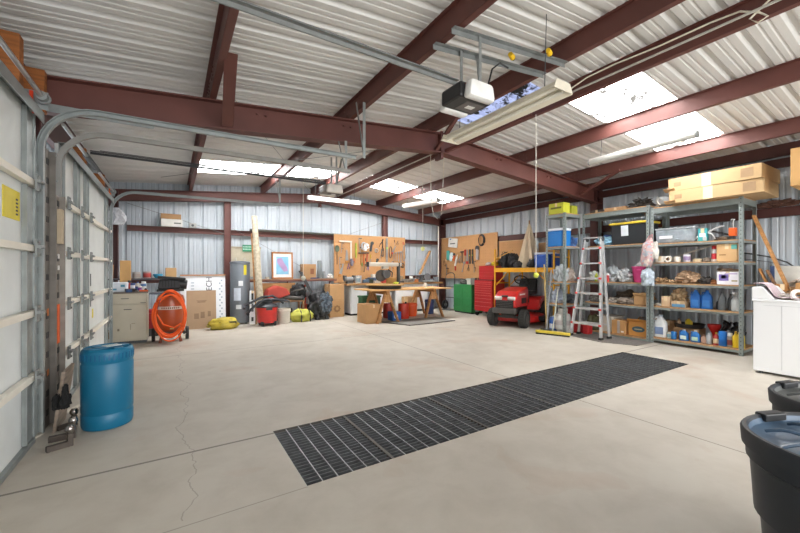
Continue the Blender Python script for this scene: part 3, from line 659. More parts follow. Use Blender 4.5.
def bucket(label, x, y, z, r, h, col, cat='bucket', lidc=None):
    t = T('bucket', label, cat, (x, y, z)); m = M(col, .45, 0, .06)
    MB().lathe([(.001, 0), (r*.84, .002), (r*.88, .03), (r*.97, h*.82), (r*1.04, h*.83), (r*1.04, h*.88), (r*.99, h*.89), (r*1.0, h), (r*.96, h), (r*.86, .03), (.001, .02)], seg=32, cap=False).build('body', m, t, True)
    MB().tube([(r*math.cos(a_)*1.03, r*math.sin(a_)*.3-.02-r*.75*math.sin(a_), h*.86-.5*r*math.sin(a_)) for a_ in [k/10*PI for k in range(11)]], .004, 6).build('bail_handle', GALV_D, t, True)
    if lidc: MB().lathe([(.001, h), (r*1.05, h), (r*1.05, h+.015), (.001, h+.02)], seg=32, cap=False).build('lid', M(lidc, .45), t, True)
    return t
def lump(name, label, cat, x, y, z, d, mat, seed=1, amp=.22, fr=1.8, rot=0, sub=4, smooth=True):
    o = MB().blob((0, 0, 0), tuple(q*.93 for q in d[:2])+(d[2],), amp, fr, sub, seed).build(name, mat, None, smooth); tag(o, label, cat); return put(o, (x, y, z), rot)

# ================================================================ LEFT CORNER OF THE BACK WALL
t = T('steel_cabinet', 'beige steel base cabinet with a drawer beside the far sectional door', 'cabinet', (-.635, 8.2, 0))
CB = M('#b9b29f', .45, 0, .05)
MB().box((0, 0, .47), (.52, .5, .84)).build('body', CB, t, bevel=.006); MB().box((0, .02, .03), (.5, .44, .06)).build('plinth', DGREY, t)
MB().box((0, 0, .9), (.54, .52, .025)).build('worktop', M('#6b5f55', .5), t)
d = MB().box((0, -.26, .79), (.5, .02, .15)).build('drawer', CB, t, bevel=.004); MB().box((-.06, -.275, .8), (.11, .012, .012)).build('handle', DGREY, d)
d = MB().box((0, -.26, .38), (.5, .02, .62)).build('door', CB, t, bevel=.004); MB().box((-.02, -.275, .61), (.11, .012, .012)).build('handle', DGREY, d); MB().box((.2, -.272, .72), (.08, .008, .01)).build('latch_slot', DGREY, t)
s = MB().box((.02, -.271, .3), (.006, .002, .1)).box((-.15, -.271, .26), (.03, .002, .04)).box((.06, -.271, .36), (.05, .002, .006)).build('scratch', M('#7c7364', .7), d)
t = T('cloth_covered_bin', 'white and blue cloth covered bin on the beige steel cabinet', 'bin', (-.79, 8.12, .913))
MB().box((0, 0, .085), (.23, .26, .17), taper=1.08, bev=.02).build('cloth', M('#d5dbe2', .8, 0, .08, 14), t); MB().box((.06, -.136, .11), (.06, .004, .04)).box((-.05, -.136, .05), (.05, .004, .03)).build('print', M('#4f8fa8', .7), t)
for i, (x, y, r, h, c, cp, k, lb, l) in enumerate(((-.6, 8.15, .035, .15, '#3a4d86', '#c9c9c9', 'can', '#dfe3ea', 'blue and white can on the beige cabinet'), (-.53, 8.2, .04, .17, '#d8d3c6', '#3a56a0', 'round', '#4a6aa8', 'cream bottle with a blue cap on the beige cabinet'),
        (-.44, 8.18, .04, .18, '#5d86b8', '#e8e8e8', 'aerosol', '#dddddd', 'light blue spray can at the cabinet edge'), (-.66, 8.28, .03, .2, '#b8392e', '#222222', 'aerosol', None, 'red spray can behind the blue can on the cabinet'), (-.49, 8.05, .028, .1, '#e9e4da', '#888888', 'can', '#7a4a9a', 'small white jar at the front of the cabinet top'))):
    bottle(l, x, y, .913, r, h, c, cp, k, lb, 'can' if k != 'round' else 'bottle', 'paint_can' if k == 'can' else 'spray_can' if k == 'aerosol' else 'bottle')
t = T('power_drill', 'dark cordless drill lying on the beige cabinet top', 'drill', (-.62, 8.0, .915), .4)
MB().cyl((-.08, 0, .03), (.06, 0, .03), .028, seg=12).build('motor_body', M('#3b302c', .5), t, True); MB().cyl((.06, 0, .03), (.1, 0, .03), .016, .01, 10).build('chuck', BLACK, t, True); MB().box((-.05, -.07, .022), (.04, .12, .035), .2, bev=.006).build('grip', BLACK, t); MB().box((-.07, -.14, .025), (.08, .05, .05), .2, bev=.006).build('battery', M('#33507e', .5), t)
t = T('orange_tool', 'small orange hand plane on the cabinet edge', 'tool', (-.43, 8.0, .914), .1)
MB().box((0, 0, .015), (.13, .05, .03), bev=.006).build('sole', ORANGE, t); MB().blob((.03, 0, .02), (.04, .03, .04), .05, 1, 2).build('knob', BLACK, t)
o = MB().box((0, 0, .74), (.17, .03, 1.48), bev=.01).build('wooden_board', M('#c79a60', .7, 0, .08)); tag(o, 'tan wooden board standing upright behind the beige cabinet', 'board'); put(o, (-.74, 8.55, .0), 0, 0)
t = T('side_shelf', 'low grey steel shelf behind the beige cabinet', 'shelf', (-.56, 9.4, 0))
for (a, b_) in ((-.48, -.18), (.62, -.18), (-.48, .18), (.62, .18)): MB().box((a, b_, .56), (.03, .03, 1.12)).build('leg', M('#707a86', .5), t)
MB().box((.06, 0, 1.11), (1.2, .4, .03)).build('shelf_board', M('#59545a', .5), t); MB().box((.06, 0, .8), (1.2, .4, .02)).build('shelf_board', M('#6d7785', .5), t); MB().box((.06, 0, .12), (1.2, .4, .02)).build('shelf_board', M('#59606a', .5), t)
bottle('glass jar with a red lid on the grey steel shelf', -.62, 9.3, 1.126, .07, .13, '#b7b1a8', '#b5322c', 'can', '#a89a90', 'jar', 'jar'); bottle('red labelled jar beside the red lidded glass jar', -.44, 9.3, 1.126, .07, .14, '#b99a94', '#c33a33', 'can', '#b8443e', 'jar', 'jar')
t = T('mixing_bowl', 'blue plastic bowl at the end of the grey steel shelf', 'bowl', (-.25, 9.3, 1.126)); MB().lathe([(.001, 0), (.05, .002), (.085, .05), (.09, .09), (.083, .085), (.05, .01), (.001, .008)], seg=28, cap=False).build('bowl', M('#3f9fc4', .4), t, True)
lump('rag', 'dark red rag on the grey steel shelf by the jars', 'rag', -.8, 9.28, 1.126, (.16, .2, .1), M('#7a2a2c', .9), 4)
carton('small brown box on the grey steel shelf above the printed panel', -.02, 9.4, 1.126, .2, .2, .22, .05, CARD2)
t = T('toolbox', 'long red steel toolbox low behind the beige cabinet', 'toolbox', (-.48, 8.85, 0))
MB().box((0, 0, .3), (.84, .4, .3)).build('case', M('#b02330', .4), t, bevel=.01); MB().box((0, 0, .48), (.84, .38, .06), taper=.9).build('lid', M('#b02330', .4), t, bevel=.01); MB().box((0, 0, .075), (.8, .38, .15)).build('stand', DGREY, t); MB().box((.3, -.205, .44), (.08, .01, .05)).box((-.3, -.205, .44), (.08, .01, .05)).build('latches', STEEL, t)
t = T('broom', 'wooden handled broom in the corner behind the steel cabinet', 'broom', (-1.0, 8.75, 0)); MB().cyl((0, 0, .1), (.02, .3, 1.4), .014, seg=10).build('handle', PINE, t, True); MB().box((0, 0, .06), (.26, .06, .12)).build('bristles', M('#8c6a3b', .9), t)
o = MB().blob((0, 0, 0), (.1, .1, .2), .2, 2, 3, 8).build('dust_mask', M('#c8c9ce', .6)); 
tag(o, 'crumpled translucent plastic bag hanging at the far door track', 'plastic bag'); put(o, (-.82, 8.1, 2.1)); o.name = 'plastic_bag'; o.scale = (2.6, 1.6, 1.4)

# compressor ---------------------------------------------------------------
t = T('air_compressor', 'orange upright air compressor wrapped in an orange hose', 'air compressor', (-.02, 7.95, 0))
OR = M('#ad4a1c', .35, 0, .06, coat=.3)
MB().lathe([(.001, .15), (.12, .17), (.2, .22), (.225, .3), (.225, .74), (.2, .83), (.12, .88), (.001, .9)], seg=36, cap=False).build('tank', OR, t, True)
b = MB(); b.lathe([(.2275, .59), (.2275, .645)], seg=36, cap=False); b.build('name_band', M('#d9cdbf', .5), t, True)
for k in range(9): MB().box((-.13+k*.032, -math.sqrt(.2285**2-(-.13+k*.032)**2)-.001, .617), (.02, .003, .03), (-.13+k*.032)*5).build('band_letter', M('#7d4a35', .6), t)
MB().box((.0, 0, .93), (.42, .3, .03)).build('motor_plate', BLACK, t)
MB().box((-.02, .0, 1.04), (.36, .26, .18), taper=.85, bev=.03).build('motor_shroud', M('#2b2c2f', .5), t); MB().cyl((.12, -.02, 1.05), (.26, -.02, 1.03), .09, seg=20).build('pump_head', M('#3a3b3e', .4, .3), t, True)
MB().box((.02, 0, 1.15), (.44, .24, .045), Matrix.Rotation(.1, 3, 'Y'), bev=.015).build('belt_guard', M('#232426', .5), t)
b = MB()
for k in range(5): b.box((-.12+k*.045, -.132, 1.05), (.012, .01, .12))
b.build('vents', M('#121212', .6), t)
g_ = MB(); g_.cyl((-.08, -.22, .86), (-.08, -.25, .86), .03, seg=16).cyl((.02, -.22, .88), (.02, -.25, .88), .03, seg=16).box((-.03, -.2, .85), (.22, .06, .06)).cyl((.1, -.22, .85), (.1, -.27, .85), .02, seg=12).build('regulator', M('#2c2a2a', .4, .4), t, True)
for s in (-1, 1):
    MB().cyl((s*.24, .05, .12), (s*.29, .05, .12), .12, seg=24).build('wheel', RUBBER, t, True); MB().bar((s*.2, -.05, .2), (s*.22, .1, .1), .03, .03).build('frame_arm', M('#3a3230', .5), t)
    MB().cyl((s*.12, -.16, .2), (s*.16, -.2, .0), .02, .025, 10).build('foot', M('#7a3a22', .5), t)
MB().box((.0, .04, .13), (.5, .03, .03)).build('axle', DGREY, t)
t = T('air_hose', 'coil of bright orange hose hung around the compressor tank', 'air hose', (-.03, 7.66, .55))
random.seed(3)
HM = M('#ee5f1a', .45, 0, .05)
for k in range(7):
    pts = []; rx, rz2 = .235+random.uniform(-.03, .025), .4+random.uniform(-.05, .05); cz = random.uniform(-.03, .02)-.01*k; cx = random.uniform(-.015, .015)
    for i in range(36):
        a_ = i/36*2*PI; r_ = rx*(1-.12*math.sin(a_)) if math.sin(a_) > 0 else rx
        pts.append((cx+r_*math.cos(a_), -.02*math.sin(a_*2+k)-k*.012, cz+rz2*math.sin(a_)*(1 if math.sin(a_) > 0 else 1.05)))
    MB().tube(pts, .0135, 8, True).build('hose_loop', HM, t, True)
MB().tube([(-.02, -.04, .3), (-.16, -.06, .2), (-.19, -.07, -.02), (-.1, -.08, -.2), (.06, -.08, -.27), (.17, -.07, -.2)], .0135, 8).build('hose_end', HM, t, True)
MB().tube([(-.06, -.02, .33), (-.14, -.07, .24), (-.18, -.08, .08)], .008, 8).build('air_line', M('#4a4a6a', .5), t, True)
MB().cyl((.0, -.1, -.28), (.06, -.1, -.28), .012, seg=8).build('brass_coupler', M('#b9a878', .3, .8), t, True)

# flat packed panels ----------------------------------------------------------
t = T('foam_panel', 'large white printed panel leaning on the wall right of the compressor', 'panel', (.62, 9.5, 0), rx=-.13)
MB().box((0, 0, .59), (.92, .05, 1.18)).build('board', M('#e6eaee', .6, 0, .03), t); MB().box((0, -.01, 1.185), (.93, .09, .025)).build('wood_edge', M('#b88355', .7), t)
text('TECH', .17, M('#4a535e', .6), t, (.12, -.028, .93), Matrix(((0, -1, 0), (0, 0, -1), (1, 0, 0))).to_euler())
for k in range(14): MB().box((.34+.04*(k % 2), -.027, .2+k*.066), (.03, .002, .035)).build('fine_print', M('#9aa9b8', .6), t)
for k in range(9): MB().box((-.22, -.027, .45+k*.07), (.06, .002, .02)).build('fine_print', M('#9aa9b8', .6), t)
t = T('cardboard_sheet', 'tan cardboard sheet leaning in front of the white printed panel', 'cardboard', (.56, 9.2, 0), rx=-.12)
MB().box((0, 0, .42), (.58, .03, .85)).build('sheet', M('#a98e72', .85, 0, .05), t)
b = MB(); b.box((0, -.017, .62), (.2, .002, .015)).box((0, -.017, .59), (.16, .002, .03)).box((-.1, -.017, .28), (.09, .002, .12)).box((.02, -.017, .3), (.08, .002, .14)).box((.15, -.017, .32), (.06, .002, .12)).build('printed_mark', M('#8b735c', .8), t)
t = T('printed_sack', 'yellow printed sack lying on the floor before the cardboard sheet', 'sack', (.97, 8.9, 0), .05)
MB().blob((0, 0, 0), (.62, .4, .27), .1, 1.6, 4, 12).build('sack', M('#b3a138', .5, 0, .3, 9), t, True)
MB().box((.06, -.165, .15), (.34, .012, .055), Matrix.Rotation(.35, 3, 'X')).build('printed_band', M('#3c4030', .6), t); MB().box((-.3, 0, .08), (.05, .3, .02), bev=.005).build('sewn_end', M('#a8a03a', .6), t)
# water heater -----------------------------------------------------------------
t = T('water_heater', 'tall grey water heater standing against the gable wall', 'water heater', (1.41, 9.62, 0))
WH = M('#767d85', .4, .2, .04)
MB().lathe([(.001, .03), (.215, .03), (.225, .05), (.225, 1.42), (.215, 1.44), (.232, 1.445), (.232, 1.49), (.2, 1.51), (.001, 1.52)], seg=40, cap=False).build('tank', WH, t, True)
for s in (-.1, .1): MB().cyl((s, 0, 1.5), (s, 0, 1.6), .018, seg=10).build('pipe_stub', M('#b9b4a8', .4, .5), t, True)
for (w_, h_, z, c, a0, n_) in ((.16, .3, .72, '#cdd6e2', -2.0, 'label'), (.1, .12, .98, '#e1e3e6', -1.65, 'label'), (.07, .24, 1.3, '#d8c92c', -1.2, 'energy_label'), (.12, .1, .42, '#d7dce2', -1.85, 'label')):
    b = MB(); seg = 6; da = w_/.227
    pts = [(.2275*math.cos(a0-da/2+da*i/seg), .2275*math.sin(a0-da/2+da*i/seg)) for i in range(seg+1)]
    vs = [(b.bm.verts.new((p[0], p[1], z-h_/2)), b.bm.verts.new((p[0], p[1], z+h_/2))) for p in pts]
    for i in range(seg): b.bm.faces.new((vs[i][0], vs[i+1][0], vs[i+1][1], vs[i][1]))
    b.build(n_, M(c, .5), t, True)
for k in range(4): MB().cyl((.18*math.cos(k*PI/2+.7), .18*math.sin(k*PI/2+.7), 0), (.18*math.cos(k*PI/2+.7), .18*math.sin(k*PI/2+.7), .04), .02, seg=10).build('foot', DGREY, t)
t = T('tan_panel', 'tan board hung on the wall behind the water heater', 'board', (1.6, 10.1, 1.5)); MB().box((0, 0, 0), (.75, .02, .75)).build('board', M('#b8b09a', .7), t); MB().box((0, -.02, .38), (.78, .03, .03)).build('batten', M('#a49b85', .7), t)
t = T('wall_sign', 'small green safety sign above the water heater', 'sign', (1.68, 10.06, 1.86)); MB().box((0, 0, 0), (.3, .006, .17)).build('plate', M('#2f8a63', .5), t)
b = MB()
for r_ in range(2):
    for k in range(8): b.box((-.12+k*.034, -.004, .035-r_*.06), (.022, .002, .03))
b.build('lettering', M('#b9d8c8', .5), t)
t = T('rolled_carpet', 'tall rolled mottled cream carpet leaning beside the water heater', 'roll', (1.84, 9.25, 0), rx=-.06, ry=-.055)
MB().cyl((0, 0, 0), (0, 0, 2.62), .085, .065, 20).build('roll', M('#b9ae98', .85, 0, .3, 14, .5), t, True); MB().cyl((-.11, .02, 0), (-.085, .02, 2.2), .018, seg=8).build('batten', PINE, t, True)
carton('white carton with printed flap sitting on the red girt', 0.0, 10.02, 2.303, .42, .2, .17, 0, M('#d9d6d0', .6), marks=(('y', .11, .08, .14, .03, '#6a6a66'),)); 
carton('brown open carton perched on the printed white carton', -.02, 10.03, 2.475, .4, .2, .12, .03, CARD3)
t = T('junction_box', 'small grey electrical box on the red girt', 'electrical box', (.42, 10.02, 2.36)); MB().box((0, 0, -.0), (.15, .08, .11), bev=.006).build('box', M('#a9a9a6', .5), t); MB().cyl((0, -.04, 0), (0, -.055, 0), .03, seg=14).build('knockout', DGREY, t)
# wall shelf with picture -----------------------------------------------------------
t = T('wall_shelf', 'long wooden plank shelf on the gable wall under the framed picture', 'shelf', (2.62, 9.93, 1.045)); MB().box((0, 0, 0), (2.75, .26, .03)).build('plank', WOOD('#8f6b4f'), t); MB().box((0, -.12, -.03), (2.75, .012, .05)).build('lip', OXIDE, t)
for k in (-1.2, 0, 1.2): MB().bar((k, .12, -.25), (k, -.1, -.02), .03, .02).build('bracket', OXIDE, t)
t = T('framed_picture', 'framed blue and purple abstract print standing on the wall shelf', 'picture', (2.52, 9.98, 1.062), rx=-.06)
fw, fh = .56, .72
for (a, c, w_, h_) in ((-fw/2+.02, fh/2, .04, fh), (fw/2-.02, fh/2, .04, fh), (0, .02, fw, .04), (0, fh-.02, fw, .04)): MB().box((a, 0, c), (w_, .03, h_)).build('frame_side', WOOD('#a8703f'), t)
MB().box((0, .004, fh/2), (fw-.06, .008, fh-.06)).build('mat_board', M('#e4e2df', .7), t); MB().box((0, -.002, fh/2), (.33, .004, .48)).build('print', M('#7fb6d2', .6, 0, .2, 4), t)
MB().prism([(-.14, .18), (-.02, .2), (.04, .08), (.12, -.04), (.14, -.15), (.04, -.17), (-.03, -.08), (-.08, .0), (-.13, .06)], (0, -.0045, fh/2), (1, 0, 0), (0, 0, 1), (0, -1, 0), .002).build('painted_shape', M('#a88ab4', .6, 0, .15, 5), t)
SHZ = 1.061
t = T('dish', 'small white dish at the left end of the wall shelf', 'dish', (2.1, 9.88, SHZ)); MB().lathe([(.001, 0), (.04, 0), (.065, .06), (.06, .06), (.036, .006), (.001, .006)], seg=20, cap=False).build('bowl', M('#cfc9b9', .5), t, True)
carton('brown carton with a dark printed figure on the wall shelf', 3.2, 9.93, SHZ, .38, .22, .4, 0, CARD3, marks=(('y', .08, .2, .1, .15, '#7d4a2c'),))
bottle('tall grey cylinder beside the brown carton on the wall shelf', 3.53, 9.93, SHZ, .065, .5, '#7d8588', '#6a7073', 'can', None, 'canister', 'canister')
bottle('shorter grey canister at the wall shelf behind the hanging string', 3.66, 9.95, SHZ, .04, .2, '#8a9092', '#6a7073', 'can', None, 'canister', 'canister')
t = T('folded_tarp', 'folded navy tarp on the wall shelf', 'tarp', (3.36, 9.83, SHZ+.0)); MB().box((0, 0, .015), (.26, .05, .03), bev=.01).build('cloth', M('#2b3a63', .8), t)
lump('plastic_bag', 'small white and red bag at the right end of the wall shelf', 'bag', 3.83, 9.9, SHZ, (.17, .15, .12), M('#d3cdc8', .5, 0, .1), 31)

# heap of yard machines --------------------------------------------------------------
t = T('shop_vacuum', 'red shop vacuum with a black hose on top in front of the carpet roll', 'vacuum', (1.9, 8.95, 0))
MB().lathe([(.001, .07), (.2, .07), (.22, .1), (.235, .38), (.24, .4), (.24, .43), (.001, .43)], seg=36, cap=False).build('drum', RED, t, True)
MB().lathe([(.245, .425), (.245, .45), (.2, .5), (.13, .53), (.12, .6), (.09, .63), (.001, .635)], seg=32, cap=False).build('motor_head', M('#26282c', .5), t, True)
MB().box((0, -.235, .4), (.14, .03, .05), bev=.008).build('latch', BLACK, t)
for a_ in (-2.3, -.8, .8, 2.3):
    MB().cyl((.2*math.cos(a_)-.02, .2*math.sin(a_), .05), (.2*math.cos(a_)+.03, .2*math.sin(a_), .05), .05, seg=16).build('caster', RUBBER, t, True); MB().box((.18*math.cos(a_), .18*math.sin(a_), .09), (.1, .1, .04)).build('caster_mount', BLACK, t)
hs = M('#2f3136', .6, 0, .2, 60)
MB().tube([(.42, -.05, .56), (.25, -.12, .6), (.0, -.15, .62), (-.2, -.15, .57), (-.38, -.12, .4), (-.45, -.08, .3), (-.42, -.02, .28)], .03, 10).build('hose', hs, t, True)
MB().tube([(.4, .06, .5), (.15, .1, .68), (-.1, .08, .66), (-.35, .02, .55), (-.5, -.04, .5), (-.52, -.1, .42)], .027, 10).build('hose', hs, t, True)
MB().cyl((.2, -.06, .6), (.5, -.12, .55), .022, seg=10).build('wand', M('#3c3e44', .4), t, True)
bucket('white plastic pail between the shop vacuum and the yellow bag', 2.33, 9.1, 0, .16, .36, '#cfc8ba')
carton('narrow black and white boxed level standing behind the shop vacuum', 1.64, 9.35, 0, .12, .08, .8, 0, M('#e2e4e6', .6), 'y', marks=(('y', 0, .66, .05, .16, '#222222'), ('y', 0, .4, .05, .2, '#55585a'), ('y', 0, .12, .05, .1, '#333333')))
t = T('duffel_bag', 'yellow duffel bag with black straps lying by the white pail', 'bag', (2.78, 9.15, 0))
MB().blob((0, 0, 0), (.6, .32, .32), .1, 1.8, 4, 17).build('bag_body', M('#aead4a', .7, 0, .2, 8), t, True)
for s in (-.05, .17): MB().tube([(s, -.175, .01), (s, -.185, .12), (s, -.13, .26), (s, 0, .315), (s, .14, .24)], .016, 6).build('strap', BLACK, t, True)
t = T('work_cart', 'low timber cart carrying yard machines against the wall', 'cart', (2.48, 9.6, 0))
MB().box((0, 0, .5), (.9, .5, .03)).build('deck', WOOD('#9a7350'), t)
for (a, c) in ((-.42, -.2), (.42, -.2), (-.42, .2), (.42, .2)): MB().box((a, c, .25), (.05, .05, .49)).build('leg', WOOD('#8a6444'), t)
MB().box((-.1, .2, .75), (.85, .02, .42)).build('back_board', WOOD('#a87a4a'), t)
t = T('tiller_hood', 'faded red machine hood resting on the timber cart', 'machine hood', (2.22, 9.45, .517), rz=.1)
b = MB(); b.prism([(-.3, .12), (-.24, .3), (-.02, .4), (.22, .32), (.32, .16), (.1, .1), (-.12, .02), (-.2, .02)], (0, -.18, 0), (1, 0, 0), (0, 0, 1), (0, 1, 0), .3); b.build('hood', M('#ab3a2d', .5, 0, .12), t, bevel=.03)
MB().box((0, 0, .035), (.4, .24, .07)).build('base', M('#3a3533', .6), t)
t = T('leaf_blower', 'black backpack blower lying on the timber cart', 'leaf blower', (2.8, 9.55, .517))
MB().blob((0, 0, 0.02), (.42, .36, .38), .2, 2.2, 4, 21).build('motor_housing', M('#26272a', .5, 0, .2), t, True); MB().cyl((-.16, -.17, .24), (.1, -.2, .3), .02, seg=10).build('handle', M('#55524e', .5), t, True); MB().tube([(.1, -.1, .05), (-.1, -.2, .06), (-.3, -.18, .09), (-.42, -.15, .07)], .05, 12).build('tube', M('#4b4744', .5), t, True)
MB().cyl((.18, -.05, .36), (.2, -.1, .42), .03, seg=10).build('fuel_cap', M('#b5452c', .5), t, True)
for p0, p1, l in (((2.78, 9.35, 1.28), (3.1, 9.3, .62), 'black metal chute bar leaning down toward the red funnel'), ((2.86, 9.42, 1.25), (3.14, 9.38, .68), 'second black metal bar just behind the first one')):
    o = MB().bar(p0, p1, .06, .04).build('metal_bar', M('#2d2e30', .4, .3)); tag(o, l, 'bar')
t = T('gas_can', 'small orange red gas can beside the bag covered machine', 'gas can', (3.05, 9.74, 0)); MB().box((0, 0, .2), (.22, .2, .38), taper=.8, bev=.03).build('body', M('#b8402c', .5), t); MB().cyl((0, 0, .38), (.02, -.02, .55), .03, .02, 12).build('spout', M('#a03324', .5), t, True)
t = T('garden_engine', 'small dark engine under the timber cart', 'engine', (2.5, 9.6, 0)); MB().box((0, 0, .17), (.3, .26, .3), bev=.03).build('block', M('#4a4846', .6, 0, .2, 15), t); MB().cyl((-.16, -.02, .12), (-.21, -.02, .12), .12, seg=20).build('pulley', M('#5c4a3a', .6), t, True)
t = T('bagged_mower', 'black bag covered machine with silvery plastic beside the cartons', 'covered machine', (3.33, 9.35, 0))
MB().blob((0, 0, .06), (.64, .5, .72), .13, 2.0, 5, 27).build('black_bag', M('#1d1e21', .35, 0, .2, 12, .6), t, True)
MB().blob((.08, -.15, .2), (.4, .26, .48), .2, 3.0, 5, 28).build('silver_plastic', M('#4b5661', .3, 0, .6, 14, .8), t, True)
for s in (-.1, .16): MB().box((s, -.1, .04), (.09, .12, .1), taper=.7).build('foot', BLACK, t)

# ================================================================ BENCH AREA
for z, l in ((0, 'lower brown carton with a printed flower at the bench end'), (.455, 'upper brown carton stacked at the bench end')):
    t = carton(l, 3.87, 9.68, z, .42, .42, .45, 0, CARD)
    if z == 0:
        b = MB()
        for k in range(8): a_ = k/8*2*PI; b.cyl((.0+.07*math.cos(a_), -.212, .23+.07*math.sin(a_)), (.07*math.cos(a_), -.213, .23+.07*math.sin(a_)), .032, seg=12)
        b.build('printed_flower', M('#8e6a45', .8), t)
t = T('workbench', 'long wooden workbench top along the gable wall under the pegboard', 'workbench', (5.84, 9.68, 0))
MB().box((0, 0, .89), (3.4, .56, .045)).build('worktop', WOOD('#a98358'), t, bevel=.004); MB().box((0, .27, .93), (3.5, .02, .04)).build('back_rail', WOOD('#8a6a48'), t)
MB().box((0, -.275, .885), (3.4, .012, .05)).build('front_edge', WOOD('#9a7448'), t)
for (x, w_, l) in ((4.54, .5, 'white base cabinet under the left end of the workbench'), (5.25, .45, 'white base cabinet behind the red fuel cans'), (6.35, 1.2, 'wide white base cabinet behind the orange bucket')):
    t = T('base_cabinet', l, 'cabinet', (x, 9.72, 0)); wm = M('#dfe0df', .5, 0, .03)
    MB().box((0, 0, .463), (w_, .5, .806)).build('body', wm, t, bevel=.004); MB().box((0, .03, .03), (w_-.04, .44, .06)).build('plinth', BLACK, t)
    nd = 1 if w_ < .6 else 2
    for k in range(nd): d = MB().box((-w_/2+w_/nd*(k+.5), -.27, .46), (w_/nd-.02, .018, .76)).build('door', wm, t, bevel=.003); MB().box((-w_/2+w_/nd*(k+.5)+.1*(1 if k == 0 else -1), -.285, .74), (.09, .012, .014)).build('handle', GREY, d)
def pegboard(label, loc, rz, w_, h_):
    t = T('pegboard', label, 'pegboard', loc, rz); MB().box((0, 0, h_/2), (w_, .012, h_)).build('board', PEG, t)
    b = MB(); n_ = int(w_/.09); m_ = int(h_/.09)
    for i in range(n_):
        for j in range(m_): b.box((-w_/2+.05+i*.09, -.0065, .05+j*.09), (.01, .0015, .01))
    b.build('peg_holes', M('#8a5d34', .8), t); MB().box((0, -.01, h_+.008), (w_, .03, .02)).build('top_strip', M('#c9ab85', .7), t)
    return t
pegboard('brown pegboard covered with tools above the workbench', (5.2, 9.975, .92), 0, 2.45, 1.41)
pegboard('brown pegboard on the side wall behind the green cabinet', (7.955, 8.72, 1.02), -PI/2, 2.6, 1.36)
pegboard('narrow brown pegboard strip on the side wall right of the red tool chest', (7.955, 6.92, 1.6), -PI/2, .9, .5)
